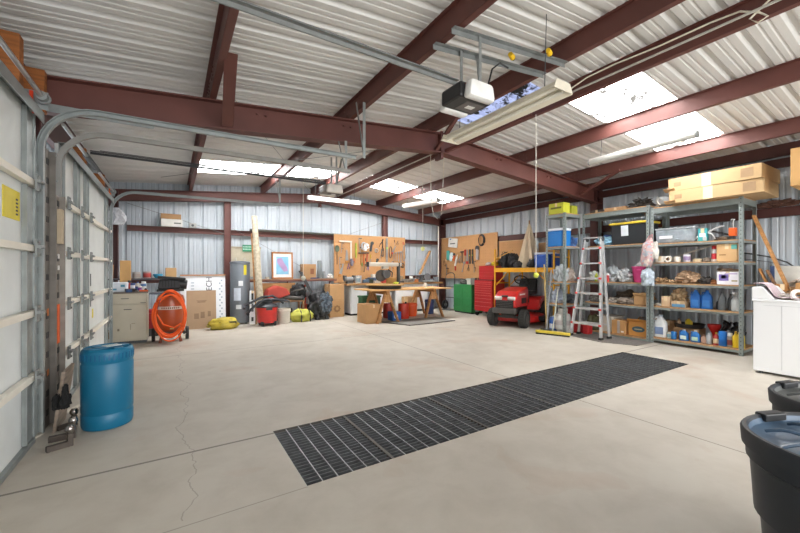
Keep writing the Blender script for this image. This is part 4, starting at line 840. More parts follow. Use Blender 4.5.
# hand tools hung on the boards: built in board coordinates (u across, v up)
HAN = WOOD('#b07a3c'); RH = M('#b83228', .5); SHN = M('#9da1a3', .35, .7, .1); DKM = M('#4e4f50', .45, .5, .15)
def tool(kind, label, u, v, s=1.0, side=0, rot=0, c=None, cat=None):
    if side == 0: loc, rz = (u, 9.955, v), 0
    else: loc, rz = (7.935, u, v), -PI/2
    NM = {'spade': 'garden_spade', 'square': 'framing_square', 'saw': 'hand_saw', 'hammer': 'hammer', 'clamp': 'bar_clamp', 'wrench': 'wrench', 'driver': 'screwdriver', 'pliers': 'pliers', 'coil': 'cable_coil', 'grinder': 'angle_grinder', 'caulk': 'caulking_gun', 'level': 'spirit_level', 'paper': 'wall_note', 'glove': 'work_glove', 'chain': 'chain_loop'}
    t = T(NM[kind], label, cat or NM[kind].replace('_', ' '), loc, rz); t.rotation_euler = (0, 0, rz)
    def B(): return MB()
    rr = Matrix.Rotation(rot, 3, 'Y')
    def P(x, z, y=-.02): q = rr @ Vector((x*s, 0, z*s)); return (q.x, y, q.z)
    if kind == 'spade':
        b = B(); b.prism([(P(.07*math.cos(a_), .18+.1*math.sin(a_))[0], P(0, .18+.1*math.sin(a_))[2]) for a_ in [k/14*2*PI for k in range(14)]], (0, -.03, 0), (1, 0, 0), (0, 0, 1), (0, 1, 0), .012); b.build('blade', M('#4c5a48', .6), t)
        B().cyl(P(0, .1), P(0, -.28), .012, seg=8).build('shaft', M('#5a4632', .6), t, True)
    elif kind == 'square':
        B().bar(P(-.2, .3), P(.2, .3), .004, .05, up=(0, 1, 0)).build('tongue', M('#d8d2c4', .4), t) if 0 else B().bar(P(-.2, .3), P(.2, .3), .045, .006, up=(0, 1, 0)).build('tongue', M('#d5cfc0', .4), t)
        B().bar(P(.17, .3), P(.17, -.25), .045, .006, up=(0, 1, 0)).build('blade', M('#cbc7bc', .4), t)
    elif kind == 'saw':
        B().prism([(a, c_) for a, c_ in [(P(q, w)[0], P(q, w)[2]) for q, w in ((-.03, .25), (.03, .25), (.07, -.2), (-.06, -.2))]], (0, -.02, 0), (1, 0, 0), (0, 0, 1), (0, 1, 0), .003).build('blade', SHN, t)
        B().box(P(0, -.26), (.12*s, .022, .11*s), bev=.01).build('handle', c or HAN, t)
    elif kind == 'hammer':
        B().cyl(P(0, -.2), P(0, .1), .013*s, seg=8).build('handle', c or HAN, t, True); B().cyl(P(-.07, .12), P(.05, .12), .018*s, seg=10).build('head', DKM, t, True)
    elif kind == 'clamp':
        B().bar(P(0, -.3), P(0, .3), .025*s, .008, up=(0, 1, 0)).build('bar', c or SHN, t); B().bar(P(-.0, .28), P(.12, .28), .03*s, .02, up=(0, 1, 0)).build('fixed_jaw', c or DKM, t); B().bar(P(0, -.05), P(.12, -.05), .03*s, .02, up=(0, 1, 0)).build('sliding_jaw', c or DKM, t); B().cyl(P(.1, -.05), P(.1, -.22), .012*s, seg=8).build('screw', HAN, t, True)
    elif kind == 'wrench':
        B().bar(P(0, -.1), P(0, .1), .018*s, .008, up=(0, 1, 0)).build('shank', c or SHN, t); B().cyl(P(0, .11, -.026), P(0, .11, -.016), .026*s, seg=12).build('open_end', c or SHN, t); B().cyl(P(0, -.11, -.026), P(0, -.11, -.016), .02*s, seg=12).build('ring_end', c or SHN, t)
    elif kind == 'driver':
        B().cyl(P(0, .02), P(0, .12), .014*s, seg=10).build('handle', c or RH, t, True); B().cyl(P(0, .02), P(0, -.12), .005*s, seg=6).build('shaft', SHN, t, True)
    elif kind == 'pliers':
        for k in (-1, 1): B().tube([P(k*.035, -.1), P(k*.03, -.04), P(0, .02), P(-k*.008, .07)], .008*s, 6).build('handle', c or RH, t, True)
    elif kind == 'coil':
        for k in range(4): B().tube([P((.1-.008*k)*math.cos(a_), (.13-.008*k)*math.sin(a_), -.02-.012*k) for a_ in [j/24*2*PI for j in range(24)]], .009, 6, True).build('loop', c or BLACK, t, True)
    elif kind == 'grinder':
        B().cyl(P(0, -.13), P(0, .1), .035*s, seg=12).build('motor_body', c or M('#37585c', .5), t, True); B().cyl(P(0, .12, -.03), P(.0, .12, -.05), .055*s, seg=18).build('disc', DKM, t, True); B().box(P(0, .12), (.07*s, .05, .07*s)).build('gear_head', SHN, t)
    elif kind == 'caulk':
        B().cyl(P(0, -.05), P(0, .2), .025*s, seg=12).build('barrel', c or M('#e4e2da', .5), t, True); B().box(P(.03, -.12), (.03*s, .03, .12*s)).build('handle', RH, t); B().cyl(P(0, .2), P(0, .26), .008*s, seg=8).build('nozzle', WHITE, t, True)
    elif kind == 'level':
        B().box(P(0, 0), (.05*s, .025, .6*s)).build('body', c or M('#c9b43a', .5), t); B().box(P(0, .05, -.034), (.03*s, .004, .05*s)).build('vial', M('#9ecf5a', .3), t)
    elif kind == 'paper':
        B().box(P(0, 0), (.36*s, .02, .24*s), Matrix.Rotation(rot, 3, 'Y')).build('sheet', M('#d7d6d0', .6), t); B().box(P(0, -.02, -.032), (.2*s, .002, .03*s)).build('print', M('#5d6062', .6), t); B().box(P(-.1, .09, -.032), (.06*s, .002, .03*s)).build('print', M('#3a6aa8', .6), t)
    elif kind == 'glove':
        B().blob(P(0, -.12, -.035), (.12*s, .05, .24*s), .15, 2, 3, int(abs(u*10))).build('palm', c or M('#3fa79a', .8), t, True); B().bar(P(.05, -.02), P(.09, .06), .03*s, .03).build('thumb', c or M('#3fa79a', .8), t)
        for k in range(4): B().bar(P(-.045+.03*k, .06), P(-.045+.03*k, .15-.01*abs(k-1)), .026*s, .03).build('finger', c or M('#3fa79a', .8), t)
    elif kind == 'chain':
        B().tube([P(.05*math.cos(a_), .2*math.sin(a_)) for a_ in [j/20*2*PI for j in range(20)]], .011, 6, True).build('links', c or DKM, t, True)
    return t
for a in (('spade', 'green bladed garden spade hung at the left end of the pegboard', 4.06, 1.74, 1.0), ('square', 'cream framing square hung beside the garden spade', 4.33, 1.84, 1.0), ('saw', 'small hand saw hung under the framing square', 4.36, 1.72, .7),
          ('glove', 'bunched grey rag glove at the foot of the framing square', 4.52, 1.52, .8, 0, 0, M('#7c7480', .8)), ('pliers', 'purple handled pliers beside the grey rag glove', 4.42, 1.42, 1.0, 0, 0, M('#6a4f86', .5)), ('level', 'yellow green level hung slanted near the coiled cords', 4.66, 1.88, .75, 0, .15, M('#a6b43a', .5)),
          ('clamp', 'long silver bar clamp at the top of the pegboard', 4.78, 2.02, .8, 0, -.1), ('coil', 'loop of grey cord at the top middle of the pegboard', 4.92, 2.02, .9, 0, 0, M('#b5b8bc', .6)), ('glove', 'white crumpled glove hung beside the grey cord', 5.0, 1.98, .9, 0, .4, M('#dfe0e2', .8)), ('grinder', 'dark angle grinder hung on the upper pegboard', 5.17, 2.0, 1.0, 0, .2, M('#3c3f44', .5)),
          ('hammer', 'orange handled hammer in the row of hammers', 4.92, 1.68, 1.1, 0, 0, M('#d4622a', .5)), ('hammer', 'red handled hammer in the row of hammers', 5.03, 1.7, 1.0, 0, .06, RH), ('hammer', 'wooden handled mallet left of the orange hammer', 4.82, 1.68, 1.1), ('driver', 'yellow handled screwdriver hung right of the hammers', 5.15, 1.62, 1.3, 0, 0, M('#c9a62c', .5)),
          ('level', 'tall grey steel straightedge hung in the middle of the pegboard', 5.72, 1.92, 1.25, 0, 0, M('#8d8f90', .4, .4)), ('pliers', 'long black handled cutters hung upper middle of the pegboard', 5.55, 2.15, 1.6, 0, .3, BLACK), ('chain', 'slender black chain loop left of the straightedge', 5.58, 1.85, .7), ('clamp', 'small dark clamp below the black handled cutters', 5.5, 1.78, .55, 0, .2),
          ('wrench', 'shortest steel wrench of the right hand row', 5.98, 1.72, .9), ('wrench', 'second steel wrench of the right hand row', 6.06, 1.73, 1.05), ('wrench', 'third steel wrench of the right hand row', 6.15, 1.73, 1.2), ('wrench', 'longest steel wrench at the end of the row', 6.24, 1.72, 1.4), ('pliers', 'red pliers hung low below the wrenches', 6.12, 1.42, .9), ('driver', 'black screwdriver hung near the top right of the pegboard', 6.0, 2.16, .8, 0, 0, BLACK),
          ('pliers', 'grey tin snips near the top right of the pegboard', 6.12, 2.18, .8, 0, .2, DKM), ('chain', 'blue tinted hose loop at the right edge of the pegboard', 6.38, 1.85, 1.3, 0, .1, M('#7f95a0', .5)), ('coil', 'dark cord coil low beside the wrenches', 6.3, 1.45, .6, 0, 0, DKM),
          ('paper', 'crooked white tray hung high on the side pegboard', 9.35, 2.2, 1.25, 1, .12), ('coil', 'round black coil hung high on the side pegboard', 8.02, 2.2, 1.35, 1), ('glove', 'teal and white rag hung at the left of the side pegboard', 9.6, 1.78, 1.2, 1, 0, M('#4fa39a', .8)), ('glove', 'pale blue rag hung just right of the teal one', 9.42, 1.72, 1.1, 1, .2, M('#cfe0e4', .8)),
          ('caulk', 'white barrelled caulking gun hung slanted on the side pegboard', 9.22, 1.5, 1.2, 1, .3), ('grinder', 'orange tool hung by the caulking gun', 9.3, 1.72, .8, 1, .2, ORANGE), ('driver', 'red handled long driver in the middle of the side pegboard', 8.76, 1.72, 1.9, 1), ('saw', 'narrow steel saw hung left of the two dark bars', 8.66, 1.74, .8, 1, 0, RH), ('level', 'dark steel bar hung in the middle of the side pegboard', 8.54, 1.72, .75, 1, 0, DKM), ('level', 'matching dark steel bar hung just beside it', 8.42, 1.72, .75, 1, 0, DKM),
          ('grinder', 'silver grinder hung above the red tool chest', 8.2, 1.8, 1.4, 1, 0, M('#b8b4b6', .35, .4)), ('clamp', 'grey clamp hung under the teal rag', 9.68, 1.4, .9, 1), ('pliers', 'silver pliers hung right of the caulking gun', 9.02, 1.66, 1.3, 1, .4, SHN)):
    tool(*a)
for a in (('saw', 'long hand saw hung low beside the garden spade', 4.2, 1.32, .7, 0, .3), ('pliers', 'orange handled pliers hung under the yellow green level', 4.6, 1.6, .9, 0, 0, M('#d4622a', .5)), ('clamp', 'small grey clamp between the spade and the framing square', 4.2, 1.95, .5, 0, .1),
          ('wrench', 'dark wrench hung at the foot of the hammers', 4.95, 1.36, .9, 0, .2, DKM), ('driver', 'green handled screwdriver under the hammers', 4.86, 1.4, 1.0, 0, 0, M('#3a8a4a', .5)), ('pliers', 'blue handled pliers under the hammers', 5.06, 1.38, .9, 0, .1, M('#2f5fa8', .5)), ('grinder', 'small teal tool hung beside the straightedge', 5.36, 1.52, .8, 0, .2),
          ('chain', 'dark chain loop hung right of the straightedge', 5.86, 1.86, .9, 0, 0, DKM), ('clamp', 'dark bar clamp hung at the right edge low on the pegboard', 5.9, 1.4, .6, 0, .1), ('saw', 'coping saw hung above the steel wrench row', 5.98, 1.95, .5, 0, .5, RH), ('driver', 'small red screwdriver at the right edge of the pegboard', 6.33, 2.1, .9),
          ('clamp', 'long grey clamp hung left of the framing square', 4.14, 1.5, .6, 0, 0), ('coil', 'small pale cord coil hung above the steel clamps', 5.35, 1.9, .5, 0, 0, M('#b0aca4', .6)), ('driver', 'black awl hung beside the orange hammer', 4.98, 1.55, .9, 0, 0, BLACK),
          ('hammer', 'dark hammer hung between the rags and the steel saw', 8.9, 1.75, 1.1, 1, 0, DKM), ('wrench', 'large steel wrench hung low on the side pegboard', 8.85, 1.4, 1.3, 1, .3), ('coil', 'brown leather belt coil hung at the left of the side pegboard', 9.75, 1.55, .9, 1, 0, M('#a9825a', .8)), ('pliers', 'dark pliers hung low on the side pegboard', 8.6, 1.38, 1.1, 1, .2, DKM), ('clamp', 'small clamp hung above the green cabinet', 8.35, 1.4, .6, 1, 0)):
    tool(*a)
# left-over planks by the bright wall panel
o = MB().bar((6.95, 9.9, 1.15), (7.45, 10.0, 1.95), .1, .02).build('leaning_plank', PINE_L); tag(o, 'plank leaning diagonally in front of the bright wall panel', 'plank')
t = T('water_pipe', 'thin white pipe standing in the corner between the two pegboards', 'pipe', (7.5, 9.6, 0)); MB().cyl((0, 0, 0), (0, 0, 2.75), .02, seg=8).build('pipe', M('#d8d3c8', .5), t, True); MB().cyl((0, 0, 1.2), (0, 0, 1.26), .026, seg=8).build('coupling', M('#d8d3c8', .5), t, True)
# bench clutter
BZ = .9135
t = T('bench_grinder', 'grey bench grinder at the left end of the workbench', 'bench grinder', (4.3, 9.6, BZ)); MB().cyl((-.1, 0, .13), (.1, 0, .13), .06, seg=18).build('motor', M('#9a9c9d', .4), t, True); MB().box((0, 0, .035), (.18, .14, .07)).build('base', DGREY, t)
for s in (-1, 1): MB().cyl((s*.12, 0, .13), (s*.16, 0, .13), .075, seg=20).build('grinding_wheel', M('#6d6f70', .6), t, True); MB().box((s*.14, .02, .17), (.06, .14, .12)).build('wheel_guard', M('#44464a', .5), t)
bottle('white tin on the workbench beside the bench grinder', 4.56, 9.58, BZ, .055, .2, '#d9d9d5', '#888888', 'can', '#8fa5b0', 'tin', 'paint_can')
t = T('sander', 'blue grey belt sander on the workbench', 'sander', (4.86, 9.6, BZ)); MB().box((0, 0, .06), (.28, .12, .1), bev=.02).build('body', M('#4d6278', .5), t); MB().box((.02, 0, .125), (.14, .05, .04), bev=.01).build('handle', BLACK, t); MB().box((0, 0, .008), (.3, .1, .016)).build('belt', M('#8d6b4a', .8), t)
for i, (x, y, sx, sy, sz, c, l) in enumerate(((5.12, 9.5, .2, .12, .07, '#b9b2a4', 'small pale parts tray at the front of the workbench'), (5.1, 9.75, .24, .14, .16, '#4a5a72', 'blue grey parts case at the back of the workbench'), (5.4, 9.55, .14, .1, .08, '#b3413a', 'red wax tin on the workbench'), (5.75, 9.8, .3, .16, .14, '#9b7c54', 'wooden block stack behind the saw'), (6.35, 9.7, .34, .22, .1, '#7f7b74', 'grey parts tray near the vice'), (7.1, 9.75, .3, .2, .12, '#5e5248', 'brown case at the right end of the workbench'), (4.7, 9.85, .2, .1, .22, '#a9adb2', 'upright grey case behind the sander'))):
    t = T('parts_case', l, 'case', (x, y, BZ), .1*i); MB().box((0, 0, sz*.4), (sx, sy, sz*.8), bev=.006).build('tray', M(c, .5), t); MB().box((0, 0, sz*.9), (sx*1.02, sy*1.02, sz*.2), bev=.006).build('lid', M(c, .45), t)
for i, (x, y, sx, sy, sz, c, l) in enumerate(((4.95, 9.52, .1, .08, .12, '#3f4a3c', 'dark green tin between the sander and the saw'), (5.2, 9.82, .16, .1, .26, '#c9c5bb', 'pale upright box behind the saw'), (5.55, 9.8, .12, .1, .2, '#7a3f34', 'dark red box behind the saw column'), (6.0, 9.55, .22, .14, .06, '#4b4b4d', 'flat black case on the workbench beside the saw'), (6.15, 9.82, .2, .12, .2, '#8d7a5c', 'tan box at the foot of the wrench row'), (6.55, 9.5, .12, .12, .1, '#a8652f', 'orange brown tin near the vice'), (7.35, 9.55, .16, .14, .16, '#6d7276', 'grey tin at the far right of the workbench'))):
    t = T('storage_tin', l, 'tin', (x, y, BZ), .2*i); MB().box((0, 0, sz*.42), (sx, sy, sz*.84), bev=.005).build('body', M(c, .5, 0, .2, 16), t); MB().box((0, 0, sz*.92), (sx*1.04, sy*1.04, sz*.16), bev=.004).build('lid', M(c, .4), t)
t = T('bench_vice', 'heavy dark bench vice near the right end of the workbench', 'vice', (6.7, 9.55, BZ), -.3); MB().box((0, 0, .04), (.2, .16, .08)).build('base', DKM, t); MB().box((.05, 0, .13), (.1, .18, .1), bev=.01).build('fixed_jaw', DKM, t); MB().box((-.09, 0, .13), (.07, .18, .1), bev=.01).build('moving_jaw', DKM, t); MB().cyl((-.26, 0, .11), (0, 0, .11), .018, seg=10).build('screw', SHN, t, True); MB().cyl((-.25, -.1, .11), (-.25, .1, .11), .008, seg=8).build('lever', SHN, t, True)
t = T('miter_saw', 'low dark chop saw on the right half of the workbench', 'saw', (6.95, 9.5, BZ)); MB().box((0, 0, .03), (.42, .3, .05), bev=.01).build('table', GREY, t); MB().cyl((.02, -.02, .16), (.02, .02, .16), .12, seg=28).build('blade_guard', M('#7b7d80', .4, .3), t, True); MB().box((.03, .1, .18), (.1, .16, .1), bev=.02).build('motor', BLACK, t)
bottle('white plastic tub standing at the end of the workbench', 6.55, 9.8, BZ, .06, .18, '#ddd9d0', '#e5e5e2', 'can', None, 'tub', 'tub'); bottle('pale cup on the plywood table end', 5.95, 8.2, .8165, .04, .13, '#e8e4da', '#e8e4da', 'can', None, 'cup', 'cup')

# saw horses and plywood table --------------------------------------------------------
def sawhorse(label, x, y):
    t = T('sawhorse', label, 'sawhorse', (x, y, 0))
    MB().box((0, 0, .74), (.09, .92, .09)).build('beam', PINE, t, bevel=.003)
    for sy in (-1, 1):
        for sx in (-1, 1): MB().bar((sx*.03, sy*.36, .74), (sx*.3, sy*.44, .0), .035, .085, up=(0, 1, 0)).build('leg', PINE, t)
        MB().prism([(-.07, .72), (.07, .72), (.16, .5), (-.16, .5)], (0, sy*.4-.01, 0), (1, 0, 0), (0, 0, 1), (0, 1, 0), .02).build('gusset', PINE_L, t)
    return t
sawhorse('wooden sawhorse under the left half of the plywood table', 4.5, 8.2); sawhorse('wooden sawhorse under the right half of the plywood table', 6.1, 8.42)
t = T('plywood_table', 'plywood sheet laid across the two sawhorses', 'table top', (5.28, 8.25, .788)); MB().box((0, 0, .012), (2.5, .95, .026)).build('sheet', M('#c99c62', .6, 0, .06, 2), t)
TZ = .814
t = T('radial_arm_saw', 'grey radial arm saw with a shadow dark round base standing on the plywood table', 'radial arm saw', (4.72, 8.3, TZ))
MB().lathe([(.001, 0), (.42, .0), (.43, .02), (.43, .09), (.001, .09)], seg=40, cap=False).build('shadow_base', M('#262420', .6), t, True); MB().lathe([(.001, .09), (.5, .09), (.5, .115), (.001, .115)], seg=40, cap=False).build('turntable', M('#a9854f', .6), t, True)  # base disc near black: the shadow under the turntable is put into its colour
MB().cyl((.42, 0, .1), (.42, 0, .68), .05, seg=16).build('column', DKM, t, True); MB().box((0, 0, .63), (1.0, .09, .1), bev=.02).build('arm', M('#cfcbc0', .45), t); MB().box((-.5, 0, .63), (.03, .1, .12)).build('arm_end', BLACK, t)
MB().box((.0, 0, .55), (.16, .12, .07)).build('carriage', M('#b8b5ac', .45), t); MB().cyl((.0, -.12, .38), (.0, .14, .38), .11, seg=20).build('motor', M('#5d5e60', .45, .3), t, True); MB().cyl((-.12, -.03, .34), (-.12, .02, .34), .15, seg=28).build('blade_guard', M('#57524c', .45, .3), t, True)
MB().tube([(.1, 0, .5), (.2, -.05, .42), (.18, -.06, .3)], .015, 8).build('yoke_handle', BLACK, t, True); MB().box((.25, .1, .2), (.28, .05, .16)).build('fence', M('#b98d50', .7), t); MB().blob((.3, -.06, .115), (.16, .1, .06), .2, 2, 3, 41).build('rag', M('#c9cf4a', .8), t, True)
# floor things under the table
carton('closed brown carton on the floor under the left sawhorse', 4.16, 8.1, 0, .42, .5, .46, 0, CARD, 'y')
t = T('storage_case', 'dark green storage case stacked behind the left sawhorse', 'storage case', (4.55, 8.85, .0)); MB().box((0, 0, .3), (.56, .3, .58), taper=.96, bev=.02).build('case', M('#2f5a3c', .5), t); MB().box((0, 0, .585), (.58, .31, .05), bev=.01).build('lid', M('#3c6a48', .5), t); MB().box((0, -.16, .5), (.14, .02, .05)).build('latch', BLACK, t)
for (x, y, l) in ((4.97, 8.55, 'dull red steel fuel can behind the blue bin'), (5.27, 8.25, 'bright red tall fuel can right of the blue bin')):
    t = T('fuel_can', l, 'fuel can', (x, y, 0)); c = M('#b8341f', .45) if x > 5 else M('#93281d', .5); MB().lathe([(.001, 0), (.125, .005), (.13, .02), (.13, .38), (.122, .4), (.001, .41)], seg=28, sq=3, cap=False).build('body', c, t, True); MB().cyl((.04, -.04, .4), (.04, -.04, .45), .025, seg=12).build('cap', BLACK, t, True); MB().tube([(-.06, 0, .4), (-.05, 0, .45), (.0, 0, .45), (.0, 0, .41)], .008, 6).build('handle', c, t, True)
t = T('blue_bin', 'small blue bin with a white label between the sawhorse legs', 'bin', (4.86, 8.05, 0)); MB().box((0, 0, .12), (.26, .24, .23), taper=1.05, bev=.015).build('bin', M('#2457a0', .5), t); MB().cyl((-.03, -.125, .12), (-.03, -.132, .12), .06, seg=18).build('label', M('#cfd8e2', .5), t)
bucket('orange plastic bucket under the right sawhorse', 5.75, 8.6, 0, .17, .36, '#d2501e'); bucket('dark blue plastic bucket behind the right sawhorse leg', 6.5, 8.75, 0, .14, .42, '#2c4378')
carton('brown carton half hidden behind the orange bucket', 6.05, 9.15, 0, .36, .3, .5, .1, CARD2); 
t = T('small_pot', 'white pot hanging under the plywood table', 'pot', (4.66, 8.0, .6)); MB().lathe([(.001, 0), (.06, 0), (.08, .14), (.075, .14), (.055, .01), (.001, .01)], seg=20, cap=False).build('pot', WHITE, t, True); MB().tube([(-.078, 0, .13), (-.05, 0, .185), (.05, 0, .185), (.078, 0, .13)], .004, 6).build('bail', DKM, t)
t = T('floor_mat', 'grey rubber mat lying in front of the sawhorses', 'mat', (5.2, 7.45, .0), rz=0); b = MB(); b.prism([(-.82, .55), (-.5, -.35), (.92, -.28), (1.0, .62)], (0, 0, .002), (1, 0, 0), (0, 1, 0), (0, 0, 1), .008); b.build('mat', M('#7e7a74', .9, 0, .08), t); MB().tube([(-.82, .55, .01), (-.6, -.1, .01), (-.5, -.37, .01), (.2, -.35, .01), (.92, -.3, .01)], .012, 6).build('edge_cord', M('#33302e', .8), t, True)
# ================================================================ RIGHT SIDE: CHESTS, SCAFFOLD, MOWER
t = T('hand_truck', 'dark hand truck standing between the table end and the green cabinet', 'hand truck', (7.75, 9.3, 0), rz=-PI/2+.2)
for s in (-.18, .18): MB().tube([(s, 0, .05), (s, 0, 1.05), (s*.9, .02, 1.15), (s*.5, .05, 1.2), (0, .05, 1.21)], .015, 8).build('side_rail', DKM, t, True); MB().cyl((s*1.25, .05, .15), (s*1.5, .05, .15), .15, seg=22).build('wheel', RUBBER, t, True); MB().cyl((s*1.24, .05, .15), (s*1.52, .05, .15), .06, seg=14).build('hub', GREY, t, True)
for z in (.4, .75): MB().cyl((-.18, 0, z), (.18, 0, z), .012, seg=8).build('cross_bar', DKM, t)
MB().box((0, -.12, .012), (.42, .24, .012)).build('toe_plate', DKM, t)
t = T('green_cabinet', 'bright green steel cabinet between the hand truck and the red tool chest', 'cabinet', (7.7, 8.38, 0))
GC = M('#2c7d44', .45, 0, .06)
MB().box((0, 0, .45), (.46, .8, .82)).build('body', GC, t, bevel=.008); MB().box((0, 0, .02), (.42, .76, .04)).build('plinth', BLACK, t)
for r_ in range(2):
    for c_ in range(2):
        d = MB().box((-.235, -.2+.4*c_, .26+.4*r_), (.014, .385, .385)).build('door', GC, t, bevel=.004)
        MB().tube([(-.243, -.2+.4*c_+.1*math.cos(a_), .26+.4*r_+.05*math.sin(a_)) for a_ in [PI+k/8*PI for k in range(9)]], .006, 6).build('handle', M('#1f6a35', .5), d)
t = T('bucket_grey', 'x', 'x') if 0 else None
bucket('grey white pail with a rag on top of the green cabinet', 7.68, 8.3, .861, .09, .18, '#cfc9c4')
lump('shop_rags', 'dark pile of shop rags on the green cabinet', 'rags', 7.7, 8.55, .861, (.26, .28, .14), M('#54504d', .9, 0, .3, 14), 51)
carton('long grey steel tool case on the right half of the green cabinet', 7.72, 8.09, .861, .2, .18, .2, 0, M('#7c7a78', .5), 'y', cat='tool case', name='tool_case')
t = T('tool_chest', 'red rolling tool chest full of thin drawers', 'tool chest', (7.66, 7.46, 0)); RC = M('#b5232a', .35, 0, .05, coat=.3)
MB().box((0, 0, .575), (.5, .68, .87)).build('cabinet_body', RC, t, bevel=.006)
zz = .16
for k, h_ in enumerate((.13, .12, .1, .09, .07, .065, .065, .06, .06, .05)):
    d = MB().box((-.256, 0, zz+h_/2), (.014, .63, h_-.008)).build('drawer', RC, t, bevel=.003); MB().box((-.268, 0, zz+h_-.014), (.012, .62, .012)).build('handle_rail', M('#cf6461', .3, .2), d); zz += h_
for (a, c) in ((-.2, -.28), (-.2, .28), (.2, -.28), (.2, .28)): MB().cyl((a, c-.02, .06), (a, c+.02, .06), .06, seg=18).build('caster', RUBBER, t, True); MB().box((a, c, .12), (.07, .07, .04)).build('caster_plate', STEEL, t)
MB().box((0, 0, 1.016), (.5, .68, .012)).build('mat', BLACK, t)
t = T('top_chest', 'red top box standing on the rolling tool chest', 'tool chest', (7.7, 7.44, 1.024))
MB().box((0, 0, .19), (.36, .58, .38)).build('body', RC, t, bevel=.006)
for k in range(3): d = MB().box((-.186, 0, .06+.1*k), (.012, .54, .088)).build('drawer', RC, t, bevel=.003); MB().box((-.195, 0, .1+.1*k), (.01, .5, .008)).build('handle_rail', M('#c9494a', .3, .3), d)
MB().box((0, 0, .385), (.37, .59, .02)).build('lid', RC, t)
lump('work_gloves', 'yellow work gloves tossed on the red top box', 'gloves', 7.68, 7.28, 1.421, (.2, .16, .12), M('#d9c030', .8), 61)
lump('shop_rags', 'pale rags on the red top box beside the yellow gloves', 'rags', 7.7, 7.52, 1.421, (.2, .2, .1), M('#b9b2b0', .8, 0, .2, 12), 62)
# scaffold
SY = M('#e0a51e', .45, 0, .1)
t = T('scaffold', 'yellow steel baker scaffold with a loaded platform behind the red mower', 'scaffold', (7.7, 6.12, 0))
for y in (-.9, .9):
    for x in (-.28, .28): MB().cyl((x, y, .0), (x, y, 1.86), .024, seg=12).build('post', SY, t, True)
    for z in (.25, .6, .95, 1.6): MB().cyl((-.28, y, z), (.28, y, z), .016, seg=8).build('rung', SY, t, True)
for x in (-.28, .28): MB().box((x, 0, 1.3), (.04, 1.8, .11)).build('side_rail', SY, t); MB().cyl((x, .85, .9), (x, .45, 1.25), .014, seg=8).build('brace', SY, t, True); MB().cyl((x, -.85, .9), (x, -.45, 1.25), .014, seg=8).build('brace', SY, t, True)
MB().box((0, 0, 1.345), (.58, 1.76, .025)).build('platform', WOOD('#8a7b62'), t)
MB().cyl((-.28, .9, 1.6), (-.28, .3, 1.8), .016, seg=8).build('guard_rail', M('#b98a3e', .5), t, True)
MB().cyl((.28, .45, 0), (.28, .45, 1.3), .02, seg=10).build('post', SY, t, True)
PZ = 1.362
for (x, y, d, c, sd, l) in ((7.62, 6.8, (.34, .3, .4), '#1f2023', 71, 'left black nylon bag on the scaffold platform'), (7.6, 6.53, (.34, .28, .36), '#26272b', 72, 'middle black nylon bag on the scaffold platform'), (7.5, 6.32, (.26, .18, .17), '#3b3c40', 73, 'small dark grey bag on the scaffold platform'), (7.5, 5.86, (.2, .26, .2), '#232427', 74, 'black boot bag between the umbrella and the blue cooler')):
    t = T('nylon_bag', l, 'bag', (x, y, PZ)); MB().blob((0, 0, 0), d, .16, 1.8, 4, sd).build('bag_body', M(c, .6, 0, .3, 14), t, True); MB().tube([(-d[0]*.3, -.06, d[2]*.8), (-d[0]*.35, -.03, d[2]*1.05), (-d[0]*.35, .03, d[2]*1.05), (-d[0]*.3, .06, d[2]*.8)], .01, 6).build('strap', BLACK, t, True)
t = T('patio_umbrella', 'tall closed beige patio umbrella standing on the scaffold platform', 'umbrella', (7.72, 6.14, PZ))
b = MB(); rings = []
for i in range(14):
    f_ = i/13; z = 1.12*f_; r_ = (.29*(1-f_)**.9+.012)
    rings.append([b.bm.verts.new(((r_*(1+.22*math.cos(8*a_+f_)))*math.cos(a_)*.7, (r_*(1+.22*math.cos(8*a_+f_)))*math.sin(a_), z)) for a_ in [k/48*2*PI for k in range(48)]])
for i in range(13):
    for k in range(48): b.bm.faces.new((rings[i][k], rings[i][(k+1) % 48], rings[i+1][(k+1) % 48], rings[i+1][k]))
b.bm.faces.new(rings[0][::-1]); b.build('canopy', M('#d3c2a6', .85, 0, .1, 5), t, True); MB().cyl((0, 0, 1.1), (0, 0, 1.2), .014, seg=8).build('finial', PINE, t, True)
carton('brown carton leaning against the wall right of the umbrella', 7.86, 5.62, PZ, .1, .62, .62, 0, CARD3)
def cooler(label, x, y, z, sx, sy, h, c, lid, n=1):
    t = T('cooler', label, 'cooler', (x, y, z)); MB().box((0, 0, h*.43), (sx, sy, h*.86), taper=1.04, bev=.015).build('body', M(c, .4, 0, .04), t); MB().box((0, 0, h*.93), (sx*1.06, sy*1.06, h*.13), bev=.012).build('lid', M(lid, .4), t); MB().box((-sx/2-.012, 0, h*.7), (.02, sy*.4, .03), bev=.004).build('handle', M(c, .45), t); return t
cooler('dark blue cooler with a pale lid on the scaffold platform', 7.56, 5.56, PZ, .3, .36, .36, '#1d56b4', '#c9d4e4'); cooler('second blue cooler at the end of the scaffold platform', 7.62, 5.3, PZ, .26, .12, .32, '#23468e', '#3a5a9c')

